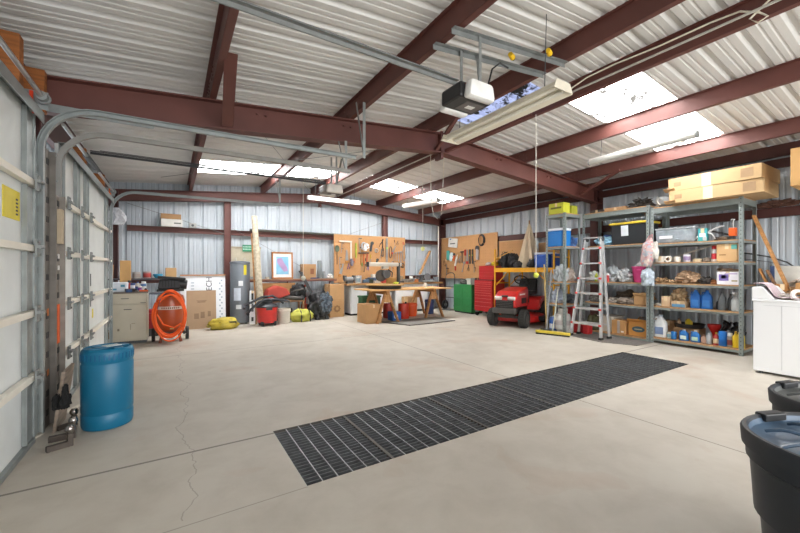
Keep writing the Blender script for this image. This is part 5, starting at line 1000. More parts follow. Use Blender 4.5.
# riding mower -----------------------------------------------------------------------
t = T('riding_mower', 'red riding lawn mower parked nose out beside the racks', 'riding mower', (6.56, 5.8, 0), rz=math.radians(201)); t.scale = (1.07, 1.0, 1.07); RM = M('#c22320', .3, 0, .05, coat=.5)
def wheel(x, y, r, w_, par, nm='wheel'):
    o = MB().lathe([(r*.55, -w_/2), (r*.9, -w_/2), (r, -w_*.36), (r*1.01, 0), (r, w_*.36), (r*.9, w_/2), (r*.55, w_/2)], seg=32, cap=False).build(nm, M('#33322f', .9, 0, .15, 30, .3), par, True)
    o.location = (x, y, r); o.rotation_euler = (PI/2, 0, 0)
    h = MB().lathe([(.001, -w_*.3), (r*.4, -w_*.32), (r*.57, -w_*.48), (r*.57, w_*.48), (r*.4, w_*.32), (.001, w_*.3)], seg=24, cap=False).build('rim', M('#55544f', .5, .3), o, True)
    tr = MB()
    for k in range(22): a_ = k/22*2*PI; tr.box((r*1.0*math.cos(a_), r*1.0*math.sin(a_), 0), (.012, .02, w_*.7), a_)
    tr.build('tread', M('#2a2927', .9), o)
for s in (-1, 1): wheel(0, s*.36, .19, .16, t, 'front_wheel'); wheel(-1.18, s*.38, .25, .24, t, 'rear_wheel')
MB().box((0, 0, .21), (.06, .62, .05)).box((-.05, 0, .26), (.2, .3, .08)).build('front_axle', M('#2c2b2a', .5), t)
MB().box((-.55, 0, .32), (1.2, .32, .12)).build('chassis', M('#2c2b2a', .5), t)
hd = MB(); hd.prism([(.2, .42), (.22, .56), (.16, .68), (.0, .76), (-.55, .84), (-.62, .8), (-.62, .42)], (0, -.25, 0), (1, 0, 0), (0, 0, 1), (0, 1, 0), .5); hd.build('hood', RM, t, bevel=.035)
MB().box((.22, 0, .5), (.05, .4, .16), bev=.012).build('grille', M('#2e2c2b', .5, .2), t)
g_ = MB()
for k in range(4): g_.box((.248, 0, .45+k*.035), (.006, .36, .008))
g_.build('grille_bars', M('#6a6866', .4, .5), t)
MB().box((.2, 0, .36), (.16, .54, .12), bev=.03).build('bumper', M('#4b4845', .5), t)
for s in (-1, 1): MB().box((.195, s*.15, .62), (.06, .17, .07), Matrix.Rotation(.5, 3, 'Y'), bev=.015).build('headlight', M('#d6d3cc', .2, 0, .05), t); MB().box((-.3, s*.255, .55), (.3, .006, .12)).build('side_vent', M('#26211f', .5), t); MB().box((-.2, s*.256, .69), (.34, .004, .03)).build('side_decal', M('#e4d6d2', .4), t)
MB().box((.2, 0, .665), (.03, .14, .03), Matrix.Rotation(.6, 3, 'Y')).build('badge', M('#3a3634', .4), t)
MB().box((-.68, 0, .66), (.14, .46, .38), taper=.9, bev=.02).build('dashboard', BLACK, t)
MB().cyl((-.7, 0, .82), (-.82, 0, .98), .02, seg=10).build('steering_column', BLACK, t)
MB().tube([(-.83+.09*math.cos(a_), .17*math.sin(a_), .98+.1*math.cos(a_)) for a_ in [k/24*2*PI for k in range(24)]], .015, 8, True).build('steering_wheel', BLACK, t, True)
MB().cyl((-.83, -.17, .98), (-.83, .17, .98), .012, seg=8).build('wheel_spoke', BLACK, t, True)
MB().box((-.85, 0, .3), (.5, .84, .04), bev=.01).build('footrest', M('#3a2d2b', .6), t)
MB().prism([(-.75, .3), (-.9, .52), (-1.05, .6), (-1.45, .6), (-1.52, .5), (-1.5, .38), (-1.0, .34)], (0, -.44, 0), (1, 0, 0), (0, 0, 1), (0, 1, 0), .88).build('fender', RM, t, bevel=.03)
MB().box((-1.15, 0, .68), (.42, .46, .1), bev=.04).box((-1.36, 0, .84), (.1, .44, .34), Matrix.Rotation(-.2, 3, 'Y'), bev=.04).build('seat', M('#1c1c1d', .6), t)
MB().lathe([(.001, .1), (.52, .1), (.53, .13), (.52, .22), (.4, .26), (.001, .27)], (-.6, 0, 0), 40, 1, 1.08, cap=False, sq=3).build('mower_deck', RM, t, True); MB().box((-.6, .6, .17), (.4, .14, .1), bev=.02).build('discharge_chute', BLACK, t)
t = T('red_fuel_tank', 'red portable tank standing at the wall behind the mower seat', 'fuel tank', (7.7, 5.06, 0)); MB().box((0, 0, .25), (.3, .2, .5), bev=.05).build('tank', M('#b02220', .4), t); MB().cyl((0, 0, .5), (0, 0, .56), .03, seg=12).build('cap', BLACK, t)

# ================================================================ RACKS
RK = M('#868f8d', .45, .25, .08, 6); BRD = WOOD('#b48a5e', (1, 6, 1)); BRDE = M('#9c8468', .7)
def rack(label, x0, x1, y0, y1, zs, ztop, topbeam=.09):
    t = T('storage_rack', label, 'storage rack', ((x0+x1)/2, (y0+y1)/2, 0)); X, Y = (x1-x0)/2, (y1-y0)/2
    for sx in (-1, 1):
        for sy in (-1, 1):
            b = MB(); b.box((sx*X, sy*(Y-.025), ztop/2), (.004, .05, ztop)); b.box((sx*(X-.02), sy*Y, ztop/2), (.04, .004, ztop)); p = b.build('post', RK, t)
            if sx < 0:
                s = MB()
                for k in range(int(ztop/.06)): s.box((sx*X-.0025, sy*(Y-.025), .04+k*.06), (.0015, .009, .018))
                s.build('slots', M('#2b2f30', .8), p)
    for i, z in enumerate(zs):
        tb = topbeam if i == len(zs)-1 else .035
        MB().box((0, 0, z-.012), (2*X-.02, 2*Y-.012, .02)).build('shelf_board', BRD, t)
        f_ = MB(); f_.box((-X+.004, 0, z-.02-tb/2), (.006, 2*Y-.01, tb)); f_.box((X-.004, 0, z-.02-tb/2), (.006, 2*Y-.01, tb)); f_.box((-X+.01, 0, z-.024), (.03, 2*Y-.01, .004))
        for s in (-1, 1): f_.box((0, s*(Y-.004), z-.02-tb/2), (2*X-.01, .006, tb))
        f_.build('beam', RK, t)
    return t
rack('tall grey steel storage rack nearest the camera, beside the white dryer', 7.28, 7.9, 1.92, 3.17, (.1, .66, 1.07, 1.435, 1.77, 2.41), 2.41)
rack('middle grey steel storage rack behind the aluminium ladder', 7.3, 7.92, 3.2, 4.46, (.06, .645, 1.065, 1.79, 2.47), 2.47)
rack('narrow grey steel rack holding the blue cooler and the propane tank', 6.76, 7.28, 4.5, 4.95, (.6, 1.06, 1.79, 2.47), 2.47, .06)

# tall rack ---------------------------------------------------------------------------
for z, h_, rz, l in ((2.413, .2, .03, 'long tan carton lying lowest on top of the tall rack'), (2.617, .21, -.02, 'long tan carton with a torn corner, upper of the two on the tall rack')):
    t = T('long_carton', l, 'cardboard box', (7.5, 2.24, z), rz=rz); MB().box((0, 0, h_/2), (.8, 1.16, h_)).build('box_body', M('#b2956c', .8, 0, .06, 4), t, bevel=.006)
    MB().box((-.401, .06, h_/2), (.003, .12, h_*.98)).build('tape', TAPE, t); MB().box((-.4015, -.42, h_*.5), (.003, .14, .13)).box((-.4015, .45, h_*.5), (.003, .1, .07)).build('printed_mark', M('#94795a', .8), t)
    f_ = MB(); f_.box((-.4, .56, h_*.1), (.1, .16, .006), Matrix.Rotation(.5, 3, 'Y')); f_.build('torn_flap', M('#b08c62', .8), t)
t = T('garage_vacuum_head', 'silver grey electric motor at the left end of the top of the tall rack', 'electric motor', (7.42, 2.96, 2.413)); t.name = 'electric_motor'
MB().cyl((0, -.1, .1), (0, .1, .1), .095, seg=22).build('motor_body', M('#a6a8a8', .35, .6), t, True); MB().box((.0, 0, .01), (.18, .2, .02)).build('base', DKM, t); MB().cyl((-.02, .1, .1), (-.02, .14, .1), .07, seg=18).build('end_bell', M('#c8c8c6', .35, .5), t, True); MB().tube([(-.08, .05, .12), (-.14, .1, .18), (-.1, .14, .12), (-.13, .06, .03)], .012, 6).build('cord', M('#cfcdc6', .5), t, True)
Z = 1.772
t = T('clear_bin', 'long clear plastic storage bin on the upper shelf of the tall rack', 'storage bin', (7.52, 2.83, Z)); MB().box((0, 0, .115), (.34, .56, .23), taper=1.08, bev=.03).build('bin', M('#b9c4cc', .15, 0, .25, 10, 0, alpha=.55), t); MB().box((0, 0, .245), (.38, .6, .03), bev=.01).build('lid', M('#c6ced3', .2, 0, .1, 10, 0, alpha=.6), t); MB().box((-.196, .12, .1), (.003, .2, .05)).build('label', M('#e2e5e8', .5), t)
t = T('bin_contents', 'greyish parts visible inside the clear plastic bin', 'parts', (7.5, 2.83, Z+.01)); MB().blob((0, 0, 0), (.28, .5, .14), .2, 3, 4, 81).build('parts', M('#8f9aa2', .6, 0, .4, 20), t)
carton('teal and white printed box beside the clear plastic bin', 7.42, 2.45, Z, .1, .12, .21, .1, M('#3fa5ab', .5), marks=(('x', 0, .1, .08, .06, '#dfe8ea'),))
t = T('pipe_tangle', 'loop of white plastic tubing on the upper shelf of the tall rack', 'tubing', (7.42, 2.3, Z)); MB().tube([(0, .3, .02), (0, .2, .1), (0, .12, .16), (0, .03, .1), (0, 0, .03)], .013, 8).build('tube', M('#d9dbdc', .4), t, True); MB().tube([(-.02, .22, .02), (0, .1, .14), (.0, -.03, .21), (0, -.12, .23)], .012, 8).build('tube', M('#d9dbdc', .4), t, True); MB().box((-.02, .12, .04), (.06, .06, .07), bev=.01).build('fitting', M('#b9bcbe', .5), t)
t = T('orange_clamp', 'orange tool with an upright steel post on the upper shelf of the tall rack', 'clamp', (7.4, 2.07, Z)); MB().box((0, 0, .12), (.07, .09, .13), bev=.01).build('body', M('#e0601f', .45), t); MB().box((0, 0, .03), (.05, .05, .06)).build('base', DKM, t); MB().cyl((0, 0, .17), (0, 0, .31), .012, seg=10).build('post', STEEL, t, True); MB().cyl((0, 0, .3), (0, 0, .32), .03, seg=12).build('knob', STEEL, t, True)
t = T('hand_tool', 'black handled tool lying behind the orange clamp', 'tool', (7.5, 2.22, Z), .3); MB().bar((0, .14, .16), (0, -.1, .08), .035, .03).build('handle', BLACK, t); MB().box((0, -.02, .035), (.07, .26, .06), bev=.01).build('head', M('#36322f', .5), t)
lump('rag', 'brown rag at the front edge of the upper shelf of the tall rack', 'rag', 7.36, 2.19, Z, (.1, .12, .05), M('#6a5a4a', .9), 83)
Z = 1.437
def roll(label, x, y, z, r, w_, c, up=False, rz=0):
    t = T('tape_roll', label, 'roll', (x, y, z), rz=rz)
    b = MB(); b.lathe([(r*.5, -w_/2), (r, -w_/2), (r, w_/2), (r*.5, w_/2), (r*.5, -w_/2)], seg=28, cap=False); o = b.build('roll', M(c, .5), t, True); o2_ = MB().lathe([(r*.44, -w_/2), (r*.52, -w_/2), (r*.52, w_/2), (r*.44, w_/2), (r*.44, -w_/2)], seg=24, cap=False).build('core', M('#a87f55', .7), t, True)
    for q in (o, o2_): q.location = (0, 0, w_/2 if up else r); q.rotation_euler = (0, 0 if up else PI/2, 0)
    return t
carton('small white carton at the left end of the cup shelf', 7.4, 3.06, Z, .08, .13, .11, 0, M('#dad6cc', .6), cat='box'); roll('white tape roll standing beside the small white carton', 7.38, 2.93, Z, .055, .05, '#e3dfd5'); bottle('short white tub between the tape roll and the purple cup', 7.38, 2.8, Z, .05, .09, '#dedad0', '#cfc9bd', 'can', None, 'tub', 'tub'); bottle('white and purple cup on the third shelf down of the tall rack', 7.38, 2.66, Z, .05, .125, '#d9d6dc', '#cfccd6', 'can', '#8a7a9c', 'cup', 'cup')
roll('beige masking tape roll lying right of the purple cup', 7.4, 2.52, Z, .06, .05, '#c6b898', True); lump('tool_bundle', 'heap of small fittings between the cup and the red capped can', 'fittings', 7.42, 2.4, Z, (.13, .12, .07), M('#8d8377', .7, 0, .35, 20), 84)
o = MB().bar((7.55, 3.0, 1.5), (7.5, 2.3, 1.72), .02, .02).build('white_stick', M('#cfcbc2', .6)); tag(o, 'pale stick leaning across the cup shelf', 'stick')
bottle('white spray can with a bright red cap and label', 7.4, 2.29, Z, .045, .26, '#e0dedb', '#c8262a', 'aerosol', '#c03038', 'spray can', 'spray_can'); t = carton('brown carton with a teal tape corner on the cup shelf', 7.46, 2.12, Z, .3, .25, .27, 0, CARD2, marks=(('x', -.09, .22, .07, .07, '#5fa398'), ('x', .05, .1, .08, .02, '#9b7448')))
Z = 1.072
for i, (y, d, c, l) in enumerate(((3.04, (.2, .2, .09), '#a88a66', 'crumpled brown paper at the left end of the paper shelf'), (2.88, (.22, .18, .06), '#b59a78', 'flat brown paper scrap on the paper shelf'), (2.66, (.26, .34, .19), '#a98c70', 'biggest crumpled brown paper bundle in the middle of the paper shelf'), (2.42, (.24, .18, .12), '#4c4845', 'dark grey bundle right of the big paper bundle'), (2.32, (.16, .1, .06), '#b0784e', 'orange brown leather scrap beside the printed box'))):
    lump('paper_bundle', l, 'paper bundle', 7.44, y, Z, d, M(c, .8, 0, .25, 9, .4), 90+i, .3, 2.6)
carton('white and purple printed appliance box on the paper shelf', 7.42, 2.11, Z, .2, .27, .2, 0, M('#e2dfe4', .5), marks=(('x', .05, .11, .12, .1, '#7a68a8'), ('x', .05, .12, .06, .05, '#c8bfe0'), ('x', -.08, .06, .07, .02, '#9a8a5a'), ('x', -.04, .17, .15, .02, '#b8a8c8'))); lump('paper_bundle', 'thin brown papers lying on top of the printed appliance box', 'paper bundle', 7.44, 2.13, 1.274, (.24, .3, .05), M('#96806a', .8, 0, .3), 96, .25)
Z = .662
lump('paper_bundle', 'flat grey rags at the left end of the jug shelf', 'rags', 7.44, 3.09, Z, (.24, .14, .05), M('#a39c92', .9, 0, .2), 97); carton('small tan carton on the jug shelf', 7.42, 2.96, Z, .16, .13, .18, 0, M('#c9ae8c', .8)); carton('open tan carton with blue cans beside the blue jugs', 7.44, 2.77, Z, .2, .21, .1, 0, M('#c4a682', .8), open_=False, marks=(('x', 0, .03, .19, .05, '#5f93b8'),)); lump('paper_bundle', 'crumpled tan paper heaped on the tan cartons', 'paper bundle', 7.46, 2.8, .763, (.2, .22, .2), M('#a8906f', .8, 0, .25, 9, .5), 98, .35, 3)
for y, l in ((2.55, 'left one of the two big blue jugs on the fifth shelf down'), (2.4, 'right one of the two big blue jugs on the fifth shelf down')): bottle(l, 7.42, y, Z, .073, .31, '#2366b4', '#1d58a0', 'jug', '#3a7cc4', 'jug', 'jug')
bottle('short dark bottle between the blue jugs and grey bottles', 7.5, 2.27, Z, .04, .17, '#3a3c3f', '#55585a', 'round'); bottle('tall smoky grey bottle on the jug shelf', 7.4, 2.2, Z, .05, .3, '#5f6467', '#4a4d50', 'round'); bottle('second smoky grey bottle half behind the first', 7.5, 2.12, Z, .045, .26, '#6c7174', '#54585a', 'round'); bottle('pale grey spray bottle at the right end of the jug shelf', 7.4, 2.04, Z, .05, .3, '#b4b8b8', '#c8cac8', 'spray')
Z = .102
bottle('white cat litter style jug at the left end of the bottom shelf', 7.42, 3.07, Z, .1, .4, '#dde0e2', '#b9c6d6', 'jug', '#7f93b8', 'jug', 'jug')
for (y, r, h_, c, cp, k, lb, l) in ((2.92, .035, .11, '#b9b29c', '#e0e0e0', 'can', '#7fa0a8', 'small grey tin right of the white jug'), (2.85, .04, .13, '#2f76b8', '#2f76b8', 'can', None, 'small blue can right of the grey tin'), (2.7, .065, .19, '#2a6fb4', '#e8e8e8', 'jug', '#cfe2d4', 'blue antifreeze style jug with a pale label'), (2.54, .065, .19, '#2a6fb4', '#d8d8d8', 'jug', '#bcdcc0', 'blue jug with a green white label nearer the camera'), (2.43, .035, .14, '#b08c78', '#8a5a4a', 'round', None, 'tan bottle right of the blue jugs'), (2.36, .035, .2, '#a4a7aa', '#8c9092', 'round', None, 'grey bottle on the bottom shelf'), (2.27, .04, .2, '#a8322c', '#d8b23a', 'round', '#e0c8a0', 'red bottle with a yellow cap on the bottom shelf'), (2.185, .052, .23, '#1f6fc0', '#1f6fc0', 'can', None, 'bright blue tall can on the bottom shelf'), (2.1, .035, .22, '#9a948c', '#d8d8d8', 'aerosol', '#7a3a34', 'grey spray can right of the bright blue can'), (2.03, .04, .25, '#d0ae1e', '#b8902a', 'round', None, 'golden yellow bottle near the rack post'), (1.965, .04, .28, '#dcc43a', '#e4d46a', 'jug', None, 'pale yellow jug at the right end of the bottom shelf')):
    bottle(l, 7.38, y, Z, r, h_, c, cp, k, lb, 'can' if k in ('can', 'aerosol') else 'bottle', 'paint_can' if k == 'can' else 'spray_can' if k == 'aerosol' else 'bottle')
t = T('oil_pan', 'black oil drain pan raised on a block behind the small bottles', 'oil pan', (7.65, 2.72, Z)); MB().box((0, 0, .1), (.3, .36, .2)).build('block', M('#a8845e', .8), t); MB().lathe([(.001, .2), (.19, .2), (.22, .27), (.21, .27), (.18, .21), (.001, .21)], seg=30, cap=False).build('pan', M('#2e2b28', .5), t, True)
bottle('yellow oil bottle behind the blue jugs on the bottom shelf', 7.62, 2.72, .325, .05, .13, '#d8bc28', '#c8a020', 'jug'); bottle('brown bottle beside the yellow oil bottle', 7.6, 2.86, .325, .035, .12, '#a88c6c', '#7a5a3c', 'round')
t = T('red_funnel', 'red plastic funnel behind the red bottle on the bottom shelf', 'funnel', (7.6, 2.36, Z)); MB().lathe([(.001, 0), (.02, 0), (.03, .14), (.09, .26), (.095, .3), (.085, .3), (.02, .15), (.001, .15)], seg=24, cap=False).build('funnel', RED, t, True)
lump('plastic_bag', 'shiny black plastic bag on the bottom shelf of the tall rack', 'bag', 7.62, 2.14, Z, (.3, .3, .36), M('#1c1c1e', .25, 0, .2, 10, .7), 101, .2, 2.5)
carton('tan carton behind the white jug on the bottom shelf', 7.7, 3.02, Z, .22, .2, .28, 0, CARD3)
# cable arcs and girt clutter beside the tall rack
hang('cable_arc', 'long black flexible cable bowing down along the side wall', 'cable', [(7.98, 2.2, 1.6), (7.98, 2.0, 1.56), (7.98, 1.8, 1.51), (7.98, 1.6, 1.42), (7.98, 1.45, 1.28), (7.98, 1.3, 1.1)], .012, M('#3d4042', .5))
hang('cable_arc', 'second thinner grey cable below the black one on the side wall', 'cable', [(7.99, 2.2, 1.5), (7.99, 1.8, 1.43), (7.99, 1.5, 1.33), (7.99, 1.1, 1.15)], .006, M('#5d6062', .5))
# middle rack -------------------------------------------------------------------------
Z = 1.792
t = T('storage_tote', 'black storage tote with a yellow lid on the middle rack', 'storage tote', (7.56, 3.58, Z)); MB().box((0, 0, .19), (.42, .6, .38), taper=1.1, bev=.02).build('tub', M('#26292c', .5, 0, .08), t); MB().box((0, 0, .4), (.5, .7, .04), bev=.012).build('lid', M('#d3b83c', .5), t); MB().box((-.225, .06, .26), (.003, .13, .2), Matrix.Rotation(-.06, 3, 'Y')).build('label', M('#d6dce0', .5), t)
for s in (-1, 1): MB().box((0, s*.33, .36), (.3, .05, .03), bev=.006).build('handle', M('#26292c', .5), t)
lump('plastic_bag', 'pale blue plastic bag lying left of the black tote', 'bag', 7.46, 4.08, Z, (.3, .38, .18), M('#8fb8cc', .4, 0, .25, 10, .5), 111, .25, 2.5); lump('plastic_bag', 'dark blue cloth bag behind the pale blue plastic bag', 'bag', 7.7, 4.1, Z, (.26, .36, .24), M('#33508c', .7, 0, .2), 112)
Z = 2.472
lump('cable_heap', 'dark heap of cables on top of the middle rack', 'cable heap', 7.5, 3.42, Z, (.34, .36, .16), M('#3a3633', .7, 0, .4, 16, .8), 113, .4, 4); carton('flat brown carton on top of the middle rack', 7.56, 3.85, Z, .4, .4, .06, .1, CARD3); carton('low dark grey case at the far end of the middle rack top', 7.6, 4.25, Z, .3, .26, .07, 0, M('#57524d', .6), cat='case', name='parts_case')
Z = 1.067
t = T('pink_bin', 'bright pink plastic bin on the middle rack', 'bin', (7.5, 3.4, Z)); MB().lathe([(.001, 0), (.12, 0), (.15, .27), (.16, .28), (.16, .3), (.145, .3), (.12, .01), (.001, .01)], seg=28, sq=4, cap=False).build('bin', M('#c93a7c', .45, 0, .05), t, True); MB().box((-.15, 0, .24), (.02, .06, .03)).build('handle', M('#e05a98', .4), t); MB().blob((0, 0, .22), (.22, .24, .16), .25, 3, 3, 114).build('plastic_liner', M('#c8c4c6', .3, 0, .2), t, True)
for i, (x, y, d, c, l) in enumerate(((7.46, 3.7, (.3, .26, .24), '#adb0b2', 'white plastic bag bundle left of the pink bin'), (7.5, 3.92, (.26, .26, .3), '#a2a8ac', 'clear crumpled plastic bag on the middle rack'), (7.42, 4.12, (.22, .2, .14), '#b8a8a0', 'pinkish rag near the ladder rail'), (7.66, 3.62, (.24, .3, .2), '#4d4742', 'dark brown bag behind the white plastic bundle'), (7.5, 4.32, (.24, .2, .2), '#cfd0ce', 'pale bag at the far end of the middle rack shelf'))):
    lump('plastic_bag', l, 'bag', x, y, Z, d, M(c, .5, 0, .1, 12, .2), 120+i, .28, 2.8)
for (y, c, cp, k, l) in ((3.98, '#c03a3a', '#d8d8d8', 'aerosol', 'red and white spray can on the middle rack'), (4.04, '#d8d6ce', '#6a5a9a', 'round', 'white bottle with a purple cap on the middle rack'), (4.2, '#b8c43a', '#c9d44a', 'round', 'yellow green bottle seen through the ladder rungs')): bottle(l, 7.36, y, Z, .033, .17, c, cp, k, None, 'bottle' if k == 'round' else 'spray can', 'bottle' if k == 'round' else 'spray_can')
Z = .647
carton('open brown carton on the low shelf of the middle rack', 7.54, 3.4, Z, .22, .24, .16, .05, CARD2, open_=True); lump('paper_bundle', 'brown paper wad inside the open carton of the middle rack', 'paper bundle', 7.54, 3.4, Z+.01, (.16, .18, .18), M('#a08260', .8, 0, .3), 130, .3)
for i, (x, y, d, c, l) in enumerate(((7.48, 3.66, (.32, .34, .12), '#8f8378', 'grey brown bundled tarp on the low shelf of the middle rack'), (7.5, 3.96, (.3, .26, .1), '#b8b0a6', 'pale folded cloth on the low shelf by the ladder'), (7.68, 3.75, (.26, .5, .22), '#54483e', 'dark brown sacking at the back of the low shelf'), (7.5, 4.25, (.3, .3, .14), '#6d6a66', 'grey sack at the far end of the low shelf'))):
    lump('folded_cloth', l, 'cloth', x, y, Z, d, M(c, .8, 0, .3, 12, .5), 131+i, .28, 2.6)
Z = .062
t = carton('orange brown fruit carton with a dark oval print on the bottom shelf', 7.53, 3.42, Z, .3, .34, .26, 0, M('#c68c46', .75, 0, .08), open_=True)
b = MB(); b.prism([(.11*math.cos(a_), .055*math.sin(a_)) for a_ in [k/24*2*PI for k in range(24)]], (-.1515, 0, .13), (0, 1, 0), (0, 0, 1), (-1, 0, 0), .002); b.build('oval_print', M('#3b5560', .6), t); MB().box((-.154, 0, .13), (.002, .13, .02)).build('oval_lettering', M('#a8a890', .6), t)
lump('cable_heap', 'bundle of wires and clips inside the fruit carton', 'wires', 7.53, 3.42, Z+.008, (.24, .28, .3), M('#54575a', .6, 0, .5, 20, .6), 140, .3, 4)
carton('brown carton with a vertical grey tape strip beside the fruit carton', 7.5, 3.76, Z, .3, .26, .26, 0, M('#b98a56', .8), marks=(('x', 0, .13, .05, .24, '#a59a90'), ('x', -.07, .05, .05, .03, '#e2dcd2')))
t = T('white_tub', 'cream rectangular tub behind the ladder on the bottom shelf', 'tub', (7.6, 4.03, Z)); MB().box((0, 0, .15), (.34, .3, .3), taper=1.08, bev=.02).build('tub', M('#c9c2b4', .5), t); MB().box((0, 0, .305), (.4, .36, .02), bev=.005).build('rim', M('#d6d0c4', .5), t)
lump('green_bag', 'dark camouflage bag on the floor shelf behind the ladder foot', 'bag', 7.45, 4.3, Z, (.26, .28, .3), M('#4a4a30', .8, 0, .4, 7, .4), 141)
t = T('floral_bag', 'quilted pink and blue floral bag hanging at the rack post', 'bag', (7.17, 3.2, 1.36))
m = bpy.data.materials.new('floral_cloth'); m.use_nodes = True; nt = m.node_tree; vo = nt.nodes.new('ShaderNodeTexVoronoi'); vo.inputs['Scale'].default_value = 26; tcx = nt.nodes.new('ShaderNodeTexCoord'); rp = nt.nodes.new('ShaderNodeValToRGB'); nt.links.new(tcx.outputs['Object'], vo.inputs['Vector']); nt.links.new(vo.outputs['Color'], rp.inputs[0])
rp.color_ramp.interpolation = 'CONSTANT'; rp.color_ramp.elements[0].color = (*hx('#b79a98'), 1); rp.color_ramp.elements[1].position = .45; rp.color_ramp.elements[1].color = (*hx('#c9b9ae'), 1); e = rp.color_ramp.elements.new(.6); e.color = (*hx('#b58486'), 1); e = rp.color_ramp.elements.new(.75); e.color = (*hx('#9aa0a8'), 1)
nt.links.new(rp.outputs[0], nt.nodes['Principled BSDF'].inputs['Base Color']); nt.nodes['Principled BSDF'].inputs['Roughness'].default_value = .85
o = MB().blob((0, 0, 0), (.15, .2, .5), .1, 1.8, 4, 150).build('bag_body', m, t, True); MB().tube([(0, -.04, .44), (.04, -.02, .54), (.09, 0, .58), (.05, .03, .54), (0, .05, .44)], .009, 6).build('strap', M('#b07a7c', .8), t, True)
t['label'] = 'quilted pink and blue floral bag hanging from the post between the racks'; t.rotation_euler = (.12, 0, 0)
t = T('plastic_bag', 'clear bag of bits hanging below the floral bag', 'bag', (7.17, 3.17, 1.02)); MB().blob((0, 0, 0), (.16, .2, .3), .2, 2.2, 4, 151).build('bag_body', M('#a5b0ba', .3, 0, .3, 14, .6), t, True); MB().tube([(0, 0, .26), (.05, 0, .34), (.1, .01, .37)], .008, 6).build('twist', M('#c2c8cc', .4), t, True)
lump('plastic_bag', 'small white bag hooked on the post of the tall rack', 'bag', 7.19, 3.06, 1.5, (.09, .12, .28), M('#c9c6be', .5, 0, .2, 12, .5), 152)
# narrow rack ---------------------------------------------------------------------------
carton('yellow green carton on top of the narrow rack', 6.9, 4.73, 2.472, .22, .34, .22, 0, M('#c2c43a', .6), marks=(('x', 0, .12, .25, .04, '#6f7030'),)); carton('second yellow green carton behind on the narrow rack top', 7.13, 4.68, 2.472, .2, .3, .17, 0, M('#a8aa34', .6))
cooler('bright blue cooler with a white lid on the narrow rack', 6.93, 4.76, 1.792, .3, .35, .38, '#1c79c8', '#e4e8ec')
lump('chip_bag', 'blue and white packaged bag right of the bright blue cooler', 'bag', 7.2, 4.66, 1.792, (.14, .28, .2), M('#4d74b4', .3, 0, .6, 9), 160)
for i, (x, y, z, d, c, l) in enumerate(((6.95, 4.72, 1.062, (.28, .3, .34), '#b4bbbf', 'clear crinkled plastic bag on the narrow rack'), (7.17, 4.68, 1.062, (.16, .26, .26), '#c6b9b0', 'pinkish plastic bag beside the crinkled clear one'), (6.95, 4.8, .602, (.3, .24, .28), '#9aa4b2', 'grey blue draped bag on the lowest shelf of the narrow rack'), (7.14, 4.64, .602, (.2, .22, .2), '#3c4046', 'black bag on the lowest shelf of the narrow rack'))):
    lump('plastic_bag', l, 'bag', x, y, z, d, M(c, .5, 0, .1, 12, .2), 161+i, .25, 2.6)
t = T('propane_tank', 'white propane tank on the floor under the narrow rack', 'propane tank', (6.95, 4.68, 0)); MB().lathe([(.11, 0), (.115, .02), (.11, .04), (.145, .06), (.155, .1), (.155, .3), (.14, .37), (.08, .4), (.001, .41)], seg=30, cap=False).build('cylinder', M('#d6d5d1', .4, 0, .05), t, True); MB().lathe([(.09, .4), (.095, .49), (.1, .5), (.09, .5)], seg=24, cap=False).build('collar', M('#cfcdc8', .4), t, True); MB().cyl((0, 0, .4), (0, 0, .46), .025, seg=12).build('valve', M('#b09a58', .3, .8), t, True); MB().lathe([(.1565, .16), (.1565, .26)], seg=30, cap=False).build('label_band', M('#c2b9b9', .5), t, True)
bottle('blue and white washer fluid jug beside the propane tank', 6.98, 4.92, 0, .09, .32, '#2b5fae', '#e8e8e8', 'jug', '#dfe4ea', 'jug', 'jug')
for (x, y, l) in ((7.12, 4.44, 'left small red gas can behind the ladder foot'), (7.14, 4.26, 'right small red gas can behind the ladder foot')):
    if x: t = T('gas_can', l, 'gas can', (x, y, 0)); MB().box((0, 0, .1), (.16, .14, .2), bev=.03).build('body', M('#b92226', .45), t); MB().tube([(0, -.04, .19), (0, -.02, .24), (0, .03, .24), (0, .05, .19)], .012, 8).build('handle', M('#b92226', .45), t, True); MB().cyl((-.04, 0, .19), (-.06, 0, .26), .015, seg=8).build('spout', M('#d8c040', .5), t, True)
for (p0, p1, r_, c, l, nm) in (((6.66, 4.86, .05), (6.74, 4.98, 1.42), .014, '#b89a5a', 'wooden handled rake leaning on the narrow rack', 'rake_handle'), ((6.6, 4.82, .05), (6.73, 4.8, 1.3), .013, '#8f9296', 'grey handled squeegee leaning on the narrow rack', 'pole')):
    t = T(nm.replace('_handle', ''), l, 'rake' if 'rake' in nm else 'squeegee', (0, 0, 0)); MB().cyl(p0, p1, r_, seg=10).build('handle', M(c, .6), t, True); MB().box((p0[0], p0[1], .04), (.05, .26, .06)).build('head', DKM, t)
t = T('push_broom', 'yellow and black push broom head lying in front of the narrow rack', 'broom', (6.42, 4.55, 0), rz=math.radians(108)); MB().box((0, 0, .055), (.66, .06, .05), bev=.008).build('block', M('#cdb83e', .6, 0, .15, 8), t); MB().box((0, 0, .016), (.64, .06, .032)).build('bristles', M('#2d2a22', .9), t); MB().cyl((.0, -.0, .07), (-.02, -.3, .95), .012, seg=8).build('handle', M('#a9ab9d', .5), t, True)
